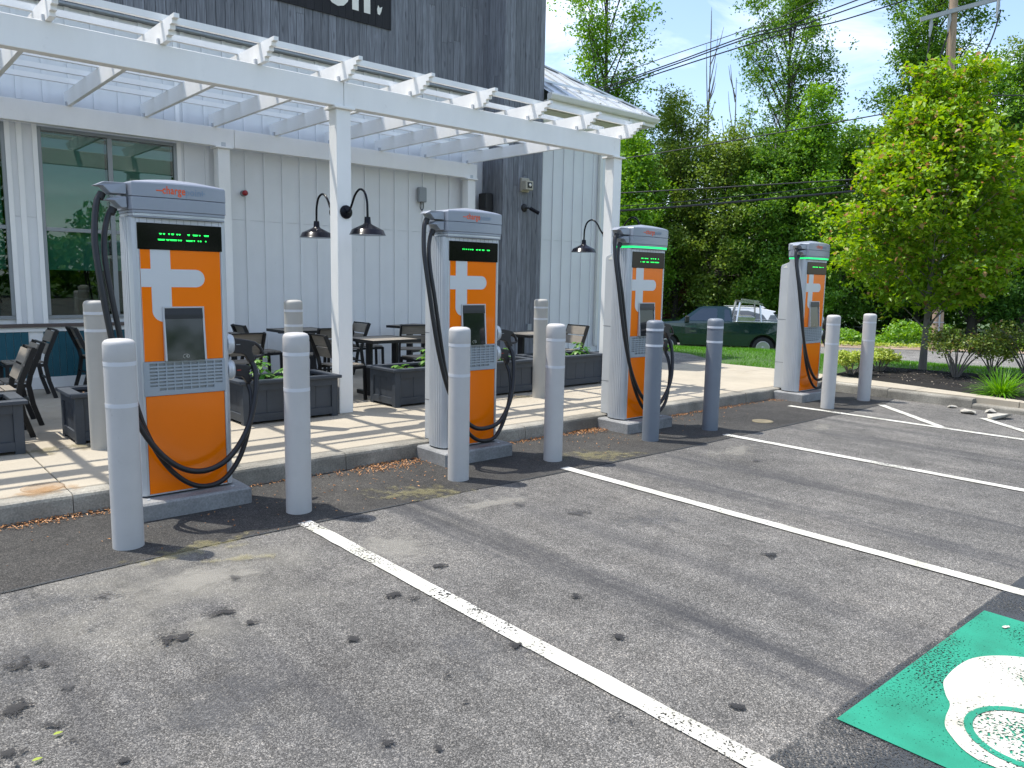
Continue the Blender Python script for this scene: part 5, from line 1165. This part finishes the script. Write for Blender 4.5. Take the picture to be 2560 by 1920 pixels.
def tree(name, loc, H, cr, cb, nleaf, ls, lmat, bmat, label, group, shape='round', tr_=.16, seed=0, limbs=16, clump=.5, twigs=0, lean=(0, 0), cat='tree', up_=.6, flat=.65, lr_=.5):
    r_ = np.random.default_rng(seed); t = empty(name, loc, 0, label, cat, group)
    trunk = []; 
    for i in range(9):
        f = i/8; trunk.append(np.array([lean[0]*f**1.5*H+r_.normal(0, .012)*H*f*.5, lean[1]*f**1.5*H+r_.normal(0, .012)*H*f*.5, f*H*.93]))
    tb = MB(); tb.tube([tuple(p) for p in trunk], [tr_*(1.25 if i == 0 else 1)*(1-.9*i/8) for i in range(9)], 9)
    def tpt(f): k = min(7.999, f*8); i = int(k); return trunk[i]*(1-(k-i))+trunk[i+1]*(k-i)
    ends = []; bw = []
    for k in range(limbs):
        f = (k+r_.uniform(.1, .9))/limbs; zf = cb+(1-cb)*f*.97
        p0 = tpt(max(.05, zf*.93-.06-.05*(1-f))); a = k*2.399+r_.normal(0, .35); R_ = cr*crown_r(f, shape)*r_.uniform(.72, 1.12)
        c = tpt(min(1, zf)); e = np.array([c[0]+R_*math.cos(a), c[1]+R_*math.sin(a), zf*H+r_.normal(0, .03)*H+R_*.22*up_])
        mid = p0*.5+e*.5+np.array([0, 0, -.08*R_*(1-f)+.12*R_])
        r0 = tr_*(1-.75*zf)*lr_
        tb.tube(spline([tuple(p0), tuple(mid), tuple(e)], 3), [r0*(1-.13*i) for i in range(7)], 5, caps=False)
        for j in range(5 if R_ > .8 else 3):
            g = r_.uniform(.3, 1); q0 = p0*(1-g)**2+2*mid*g*(1-g)+e*g*g
            d = r_.normal(size=3); d[2] = abs(d[2])*.7+.05; d += .8*(e-p0)/(np.linalg.norm(e-p0)+1e-6); d /= np.linalg.norm(d); ln = R_*r_.uniform(.22, .5)+.15
            q1 = q0+d*ln; tb.tube([tuple(q0), tuple(q0*.5+q1*.5+r_.normal(0, .04, 3)*ln), tuple(q1)], [r0*.35, r0*.25, r0*.1], 4, caps=False)
            ends += [q1, q0*.4+q1*.6]; bw += [1., .7]
        ends += [e, p0*.3+e*.7]; bw += [1.3, .8]
    topc = trunk[-1]; ends += [topc, topc+np.array([0, 0, H*.05]), tpt(.93)]; bw += [1, .8, 1]
    for k in range(twigs):
        i = r_.integers(len(ends)); d = r_.normal(size=3)*.35; d[2] = abs(d[2])+.9; d /= np.linalg.norm(d); ln = cr*r_.uniform(.25, .6)
        tb.tube([tuple(ends[i]), tuple(ends[i]+d*ln*.5+r_.normal(0, .03, 3)*ln), tuple(ends[i]+d*ln)], [.02, .014, .006], 4, caps=False)
    tb.build('trunk', bmat, t)
    E_ = np.array(ends); W_ = np.array(bw); W_ *= r_.uniform(.35, 1.5, len(W_)); W_ /= W_.sum()
    ci = r_.choice(len(E_), nleaf, p=W_)
    # clumps: every end gets a few sub clumps
    sub = r_.normal(0, clump, (len(E_), 5, 3))*np.array([1, 1, flat])
    P = E_[ci]+sub[ci, r_.integers(0, 5, nleaf)]*.8+r_.normal(0, clump*.42, (nleaf, 3))*np.array([1, 1, flat+.15])
    P[:, 2] = np.maximum(P[:, 2], H*cb*.45)
    link('crown', leaves_mesh('crown', P, ls, lmat, seed=seed+1), t)
    return t
GZ = -1.0
def btree(x, y, H, cr, cb, nleaf, ls, lmat, label, shape='round', name='tree', seed=0, bark='bark_dark', **kw):
    """tree standing on the ground beyond the street"""
    tree(name, (x, y, GZ), H, cr, cb, nleaf, ls, lmat, bark, label, 'trees beyond the street', shape, .016*H*kw.pop('tk', 1), seed, **kw)
btree(35.00, 26.08, 22.87, 3.05, 0.42, 16740, 0.198, 'leaf_fresh', 'tall airy tree with bare twigs above the metal roof', 'vase', seed=11, limbs=26, clump=.55, twigs=60, tk=.75)
btree(46.02, 20.40, 22.57, 3.05, 0.42, 26505, 0.182, 'leaf_mid', 'tall slender tree standing over the tree row, right of the bare saplings', 'column', seed=12, limbs=30, clump=.5, twigs=70, tk=.8)
btree(47.51, 13.70, 23.01, 3.58, 0.4, 36828, 0.182, 'leaf_mid', 'tall leaning tree left of the utility pole', 'vase', seed=13, limbs=30, clump=.55, lean=(.03, -.05), tk=.9)
btree(33.17, 22.31, 10.45, 2.12, 0.1, 30450, 0.182, 'leaf_fresh', 'bright green bushy tree beside the end of the building', 'round', seed=14, limbs=26, clump=.5)
btree(36.92, 21.70, 13.02, 1.99, 0.12, 23925, 0.167, 'leaf_olive', 'olive green tree under the bare saplings', 'column', seed=15, limbs=26, clump=.5)
btree(37.11, 18.84, 11.10, 2.12, 0.1, 28275, 0.175, 'leaf_olive', 'olive green spreading tree left of the slender tall tree', 'round', seed=16, limbs=24, clump=.5)
btree(37.95, 16.75, 10.63, 1.85, 0.08, 28275, 0.175, 'leaf_mid', 'mid green tree below the slender tall tree', 'round', seed=17, limbs=24, clump=.48)
btree(38.72, 14.73, 12.80, 1.60, 0.08, 28275, 0.182, 'leaf_fresh', 'pointed maple sapling behind the farthest charger', 'cone', seed=18, limbs=26, clump=.42)
btree(42.05, 14.49, 11.23, 2.01, 0.08, 28275, 0.175, 'leaf_mid', 'dense tree just left of the yellow green maple', 'round', seed=19, limbs=24, clump=.48)
btree(45.68, 13.97, 12.01, 2.34, 0.1, 26100, 0.182, 'leaf_olive', 'dull green tree behind the left side of the maple', 'round', seed=20, limbs=24, clump=.5)
btree(41.70, 26.90, 13.58, 3.24, 0.05, 26100, 0.213, 'leaf_dark', 'dark tree deep in the row behind the truck', 'round', seed=21, limbs=24, clump=.6)
btree(46.15, 22.97, 11.55, 3.51, 0.05, 26100, 0.213, 'leaf_dark', 'dark tree deep in the row, left of the farthest charger', 'round', seed=22, limbs=24, clump=.6)
btree(50.20, 19.40, 11.65, 3.51, 0.05, 26100, 0.213, 'leaf_dark', 'dark tree deep in the row, behind the farthest charger', 'round', seed=23, limbs=24, clump=.6)
btree(46.54, 11.86, 11.51, 2.97, 0.08, 28275, 0.190, 'leaf_dark', 'dark dense tree behind the utility pole', 'round', seed=24, limbs=26, clump=.55)
btree(46.70, 9.03, 15.06, 2.84, 0.08, 34800, 0.190, 'leaf_fresh', 'tall rounded tree right of the utility pole', 'round', seed=25, limbs=28, clump=.5)
btree(47.50, 6.98, 13.45, 2.98, 0.06, 34800, 0.190, 'leaf_dark', 'large dark tree at the right image edge', 'round', seed=26, limbs=28, clump=.55)
btree(57.61, 10.18, 19.52, 2.86, 0.3, 15225, 0.190, 'leaf_olive', 'thin olive tree high at the right image edge', 'vase', seed=27, limbs=22, clump=.5, twigs=40)
btree(32.91, 26.58, 9.15, 2.75, 0.1, 17400, 0.198, 'leaf_mid', 'green tree mostly hidden behind the metal roof', 'round', seed=28, limbs=22, clump=.55)
# bare saplings standing in the row
for i, (dx, dy, h, l_) in enumerate([(0, 0, 18.17, 'tallest bare grey sapling rising out of the tree row'), (1.2, -1.0, 14.57, 'bare forked sapling right of the tallest one'), (3.0, -2.6, 12.57, 'short bare sapling, rightmost of the three')]):
    r_ = np.random.default_rng(90+i); t = empty('bare_sapling', (38.79+dx, 21.40+dy, GZ), 0, l_, 'tree', 'bare saplings')
    MB().tube(spline([(0, 0, 0), (.1, .05, h*.4), (.05+.1*i, 0, h*.75), (.15*i, .1, h)], 4), [.1*(1-.07*k) for k in range(13)], 6).build('trunk', 'bark_pale', t)
    for k in range(9):
        f = r_.uniform(.55, .95); a = r_.uniform(0, 6.28); ln = h*r_.uniform(.06, .2)
        MB().tube([(.06*i, .03, h*f), (.06*i+.22*ln*math.cos(a), .22*ln*math.sin(a), h*f+ln*.6), (.06*i+.3*ln*math.cos(a), .3*ln*math.sin(a), h*f+ln)], [.035, .025, .01], 5, caps=False).build('branch', 'bark_pale', t)

# yellow green maple in the planting bed
tree('maple_tree', (15.26, -.26, .16), 5.4, 1.66, .26, 42000, .105, 'leaf_maple', 'bark_pale', 'yellow green young maple standing in the mulch bed', None, 'maple', .062, 5, limbs=52, clump=.21, up_=.3, flat=.5, lr_=.34)
# shrubs
def shrub(x, y, z, w, h, n, ls, mat, label, stems=9, seed=0, base=.25, name='shrub'):
    r_ = np.random.default_rng(seed); t = empty(name, (x, y, z), 0, label, 'shrub', 'shrubs in the mulch bed'); sb = MB(); E_ = []
    for k in range(stems):
        a = r_.uniform(0, 6.28); rr_ = w/2*math.sqrt(r_.uniform(.1, 1)); tip = np.array([rr_*math.cos(a), rr_*math.sin(a), h*r_.uniform(.6, .95)]); m_ = tip*np.array([.45, .45, .55])+r_.normal(0, .03, 3)
        sb.tube(spline([(0, 0, -.03), tuple(m_), tuple(tip)], 3), [.016-.0018*i for i in range(7)], 5, caps=False)
        for j in range(4):
            g = r_.uniform(.35, .9); q = m_*(1-g)+tip*g; e = q+np.array([r_.normal(0, .12), r_.normal(0, .12), r_.uniform(.05, .2)])*w*.7; e[2] = min(e[2], h); sb.tube([tuple(q), tuple(e)], [.007, .003], 4, caps=False); E_ += [e, tip]
    sb.build('stems', 'bark_pale', t); E_ = np.array(E_); P = E_[r_.integers(0, len(E_), n)]+r_.normal(0, .10*w, (n, 3))*np.array([1, 1, .6]); P[:, 2] = np.clip(P[:, 2], h*base*r_.uniform(.6, 1.4, n), h*1.08)
    link('foliage', leaves_mesh('foliage', P, ls, mat, seed=seed), t)
shrub(13.12, .12, .15, .62, .42, 1900, .055, 'leaf_yellow', 'low yellow green shrub left of the rightmost bollard', 10, 1, .1)
shrub(13.95, -.02, .15, .6, .42, 1900, .055, 'leaf_yellow', 'low yellow green shrub right of the rightmost bollard', 10, 2, .1)
shrub(14.2, -1.2, .16, 1.05, .85, 3000, .05, 'leaf_azalea', 'leggy azalea shrub with bare pale stems beside the maple trunk', 13, 3, .5)
shrub(15.1, -2.05, .16, 1.4, .95, 5200, .05, 'leaf_azalea', 'dense olive shrub at the right image edge', 16, 4, .3)
shrub(15.9, -1.25, .14, .7, .55, 1800, .055, 'leaf_yellow', 'pale yellow shrub behind the dense olive shrub', 10, 6, .2)
# ornamental grass
t = empty('ornamental_grass', (12.66, -2.35, .15), 0, 'bright green tuft of ornamental grass at the edge of the mulch', 'grass tuft'); mb = MB(); r_ = random.Random(8)
for k in range(420):
    a = r_.uniform(0, 6.28); q = r_.uniform(0, .16); el = r_.uniform(.35, 1.45); leaf_blade(mb, (q*math.cos(a), q*math.sin(a), 0), (math.cos(a)*math.cos(el), math.sin(a)*math.cos(el), math.sin(el)), r_.uniform(.25, .52), .012, r_.uniform(.35, .75))
mb.build('blades', 'grass_clump', t)
# undergrowth along the far side of the street
n = 34000; r_ = np.random.default_rng(21); u_ = r_.uniform(-26, 34, n); hh = .55+.35*np.sin(u_*1.3)+.3*np.sin(u_*.47+1)+.2*np.sin(u_*3.1); hh = np.clip(hh, .25, 1.5)
nn = 32.8+np.abs(r_.normal(0, 1.0, n)); z = -.92+hh*r_.uniform(0, 1, n)**.7*np.clip((nn-32.4)/.8, .25, 1)
P = np.stack([NX*nn+SX*u_, NY*nn+SY*u_, z], 1)
tag(link('undergrowth', leaves_mesh('undergrowth', P, .17, 'leaf_fresh', seed=3)), 'bright green undergrowth along the far side of the street', 'undergrowth', kind='stuff')
n = 9000; u_ = r_.uniform(-26, 34, n); nn = 32.0+np.abs(r_.normal(0, .5, n)); P = np.stack([NX*nn+SX*u_, NY*nn+SY*u_, -.86+r_.uniform(0, .16, n)], 1)
tag(link('verge_weeds', leaves_mesh('verge_weeds', P, .11, 'leaf_yellow', seed=4)), 'low yellow green weeds at the edge of the far verge', 'weeds', kind='stuff')
# dark wood behind the row
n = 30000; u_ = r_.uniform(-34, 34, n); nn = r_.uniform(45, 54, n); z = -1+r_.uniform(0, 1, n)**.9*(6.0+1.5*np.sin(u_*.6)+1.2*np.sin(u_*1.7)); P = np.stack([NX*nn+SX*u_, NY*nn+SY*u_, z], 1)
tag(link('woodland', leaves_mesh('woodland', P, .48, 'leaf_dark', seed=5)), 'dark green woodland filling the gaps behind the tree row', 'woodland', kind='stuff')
n = 26000; x_ = r_.uniform(-45, 40, n); y_ = r_.uniform(-46, -38, n); z = r_.uniform(0, 1, n)**.8*(7.5+2.5*np.sin(x_*.35)+2*np.sin(x_*.9+1)); P = np.stack([x_, y_, z], 1); P = P[np.abs(x_-15.6) > 1.1+.7*np.sin(z*3)]
tag(link('woodland', leaves_mesh('woodland', P, .6, 'leaf_mid', seed=6)), 'leafy trees across the car park, seen mirrored in the windows', 'woodland', kind='stuff')
# red house glimpsed through the trees
hs = empty('red_house', (NX*46+SX*6, NY*46+SY*6, -1.0), math.atan2(SY, SX), 'dark red house glimpsed between the tree trunks', 'house')
MB().box(-7, 7, 0, 6, 0, 3.2).build('wall', 'red_clad', hs); MB().prism([(-.4, 3.2), (6.4, 3.2), (3, 5.2)], -7.3, 7.3, 'x').build('roof', 'bark_dark', hs)
for x in (-5, -2, 1, 4.5): q = MB().box(x-.5, x+.5, -.04, -.001, 1.2, 2.3).build('window', 'lamp_white', hs); MB().box(x-.42, x+.42, -.05, -.041, 1.28, 2.22).build('pane', 'screen_glass', q)

# ---- grass blades on the lawn
n = 90000; r_ = np.random.default_rng(31); x = r_.uniform(12.6, 24, n); y = r_.uniform(-4.5, 13.5, n); nn = NX*x+NY*y
k = (nn < 20) & ((x > 12.92) | (y > 6)) & ~((y > 2.6) & (x < 14.0-.0*(y-3)) & (y < 12))
k &= ~((y < .95) & (x < 15.2+(.75-y)*.27))
x, y = x[k], y[k]; z = lawn_z(x, y); n = len(x); a = r_.uniform(0, 6.28, n); h = r_.uniform(.03, .075, n)*(1+.4*np.sin(x*2.3)*np.sin(y*1.9)); wd = .006
lx, ly = r_.normal(0, .5, n)*h, r_.normal(0, .5, n)*h
V = np.stack([np.stack([x-wd*np.cos(a), y-wd*np.sin(a), z], 1), np.stack([x+wd*np.cos(a), y+wd*np.sin(a), z], 1), np.stack([x+lx, y+ly, z+h], 1)], 1).reshape(-1, 3)
me = bpy.data.meshes.new('lawn_grass'); me.from_pydata(V.tolist(), [], (np.arange(n*3).reshape(-1, 3)).tolist()); me.materials.append(M['grass'])
tag(link('lawn_grass', me), 'short bright green lawn grass beyond the pavement', 'grass', kind='stuff')

# ---- small debris
def rubble(x, y, z, s, label, seed):
    bm = bmesh.new(); r_ = random.Random(seed)
    for _ in range(22): bm.verts.new((r_.uniform(-1, 1)*s[0], r_.uniform(-1, 1)*s[1], r_.uniform(0, 1)*s[2]))
    bmesh.ops.convex_hull(bm, input=bm.verts); 
    for v in [v for v in bm.verts if not v.link_faces]: bm.verts.remove(v)
    me = bpy.data.meshes.new('concrete_chunk'); bm.to_mesh(me); bm.free(); me.materials.append(M['rock'])
    tag(link('concrete_chunk', me, None, (x, y, z), r_.uniform(0, 3)), label, 'rubble', 'chunks broken off the kerb')
rubble(11.42, -2.32, .0, (.13, .08, .06), 'smaller concrete chunk broken off the kerb', 1); rubble(11.32, -2.72, .0, (.22, .11, .08), 'larger flat concrete chunk broken off the kerb', 2); rubble(11.78, -2.0, 0, (.07, .05, .04), 'small concrete crumb against the kerb', 3); rubble(11.8, -2.5, 0, (.12, .06, .05), 'narrow concrete sliver against the kerb face', 5)
rubble(13.05, -1.05, .14, (.05, .04, .035), 'small white stone in the mulch', 4)
lf = []; r_ = np.random.default_rng(41)
for cx, cy, sx, sy, n in ((.75, -.06, .3, .05, 520), (.1, -.05, .8, .04, 160), (3.45, -.12, .25, .09, 800), (3.3, -.4, .35, .25, 120), (2.6, -.06, .6, .04, 160), (5.5, -.06, .6, .04, 600), (6.2, -.09, .16, .08, 520), (5.9, -.5, .5, .3, 120), (8.2, -.06, .7, .04, 620), (7.6, -.3, .4, .2, 80), (10.2, -.12, .12, .07, 120), (1.2, -.7, .8, .3, 70), (6.6, 1.45, .5, .2, 60), (2.4, -.5, .4, .3, 60), (9.2, -.08, .5, .05, 120)):
    p = np.stack([r_.normal(cx, sx, n := int(n*.68)), np.minimum(r_.normal(cy, sy, n), -.015) if cy < 1 else r_.normal(cy, sy, n), np.full(n, .012 if cy < 1 else .168)+r_.uniform(0, .012, n)], 1); lf.append(p)
tag(link('leaf_litter', leaves_mesh('leaf_litter', np.concatenate(lf), .021, 'litter', up_bias=3, aspect=.5, seed=9)), 'orange brown leaf litter gathered along the kerb', 'leaf litter', kind='stuff')
p = np.stack([r_.uniform(12.5, 15.5, 700), r_.uniform(-4, .5, 700), np.full(700, .197)+r_.uniform(-.006, .008, 700)], 1); p = p[(p[:, 0] > 12.9+.13*np.minimum(0, p[:, 1]+.5)+.0)]
tag(link('mulch_chips', leaves_mesh('mulch_chips', p, .03, 'leaf_chip', up_bias=3, aspect=.4, seed=10)), 'pale wood chips scattered on the dark mulch', 'wood chips', kind='stuff')
for i, (x, y, l_) in enumerate([(.11, -3.05, 'yellow fallen leaf at the lower left, nearer the corner'), (.20, -2.92, 'yellow fallen leaf at the lower left, the upper one')]):
    mb = MB(); leaf_blade(mb, (0, 0, 0), (1, .3, .1), .035, .02, .2); tag(mb.build('fallen_leaf', 'leaf_yellow', None, loc=(x, y, .016)), l_, 'leaf', 'yellow fallen leaves')
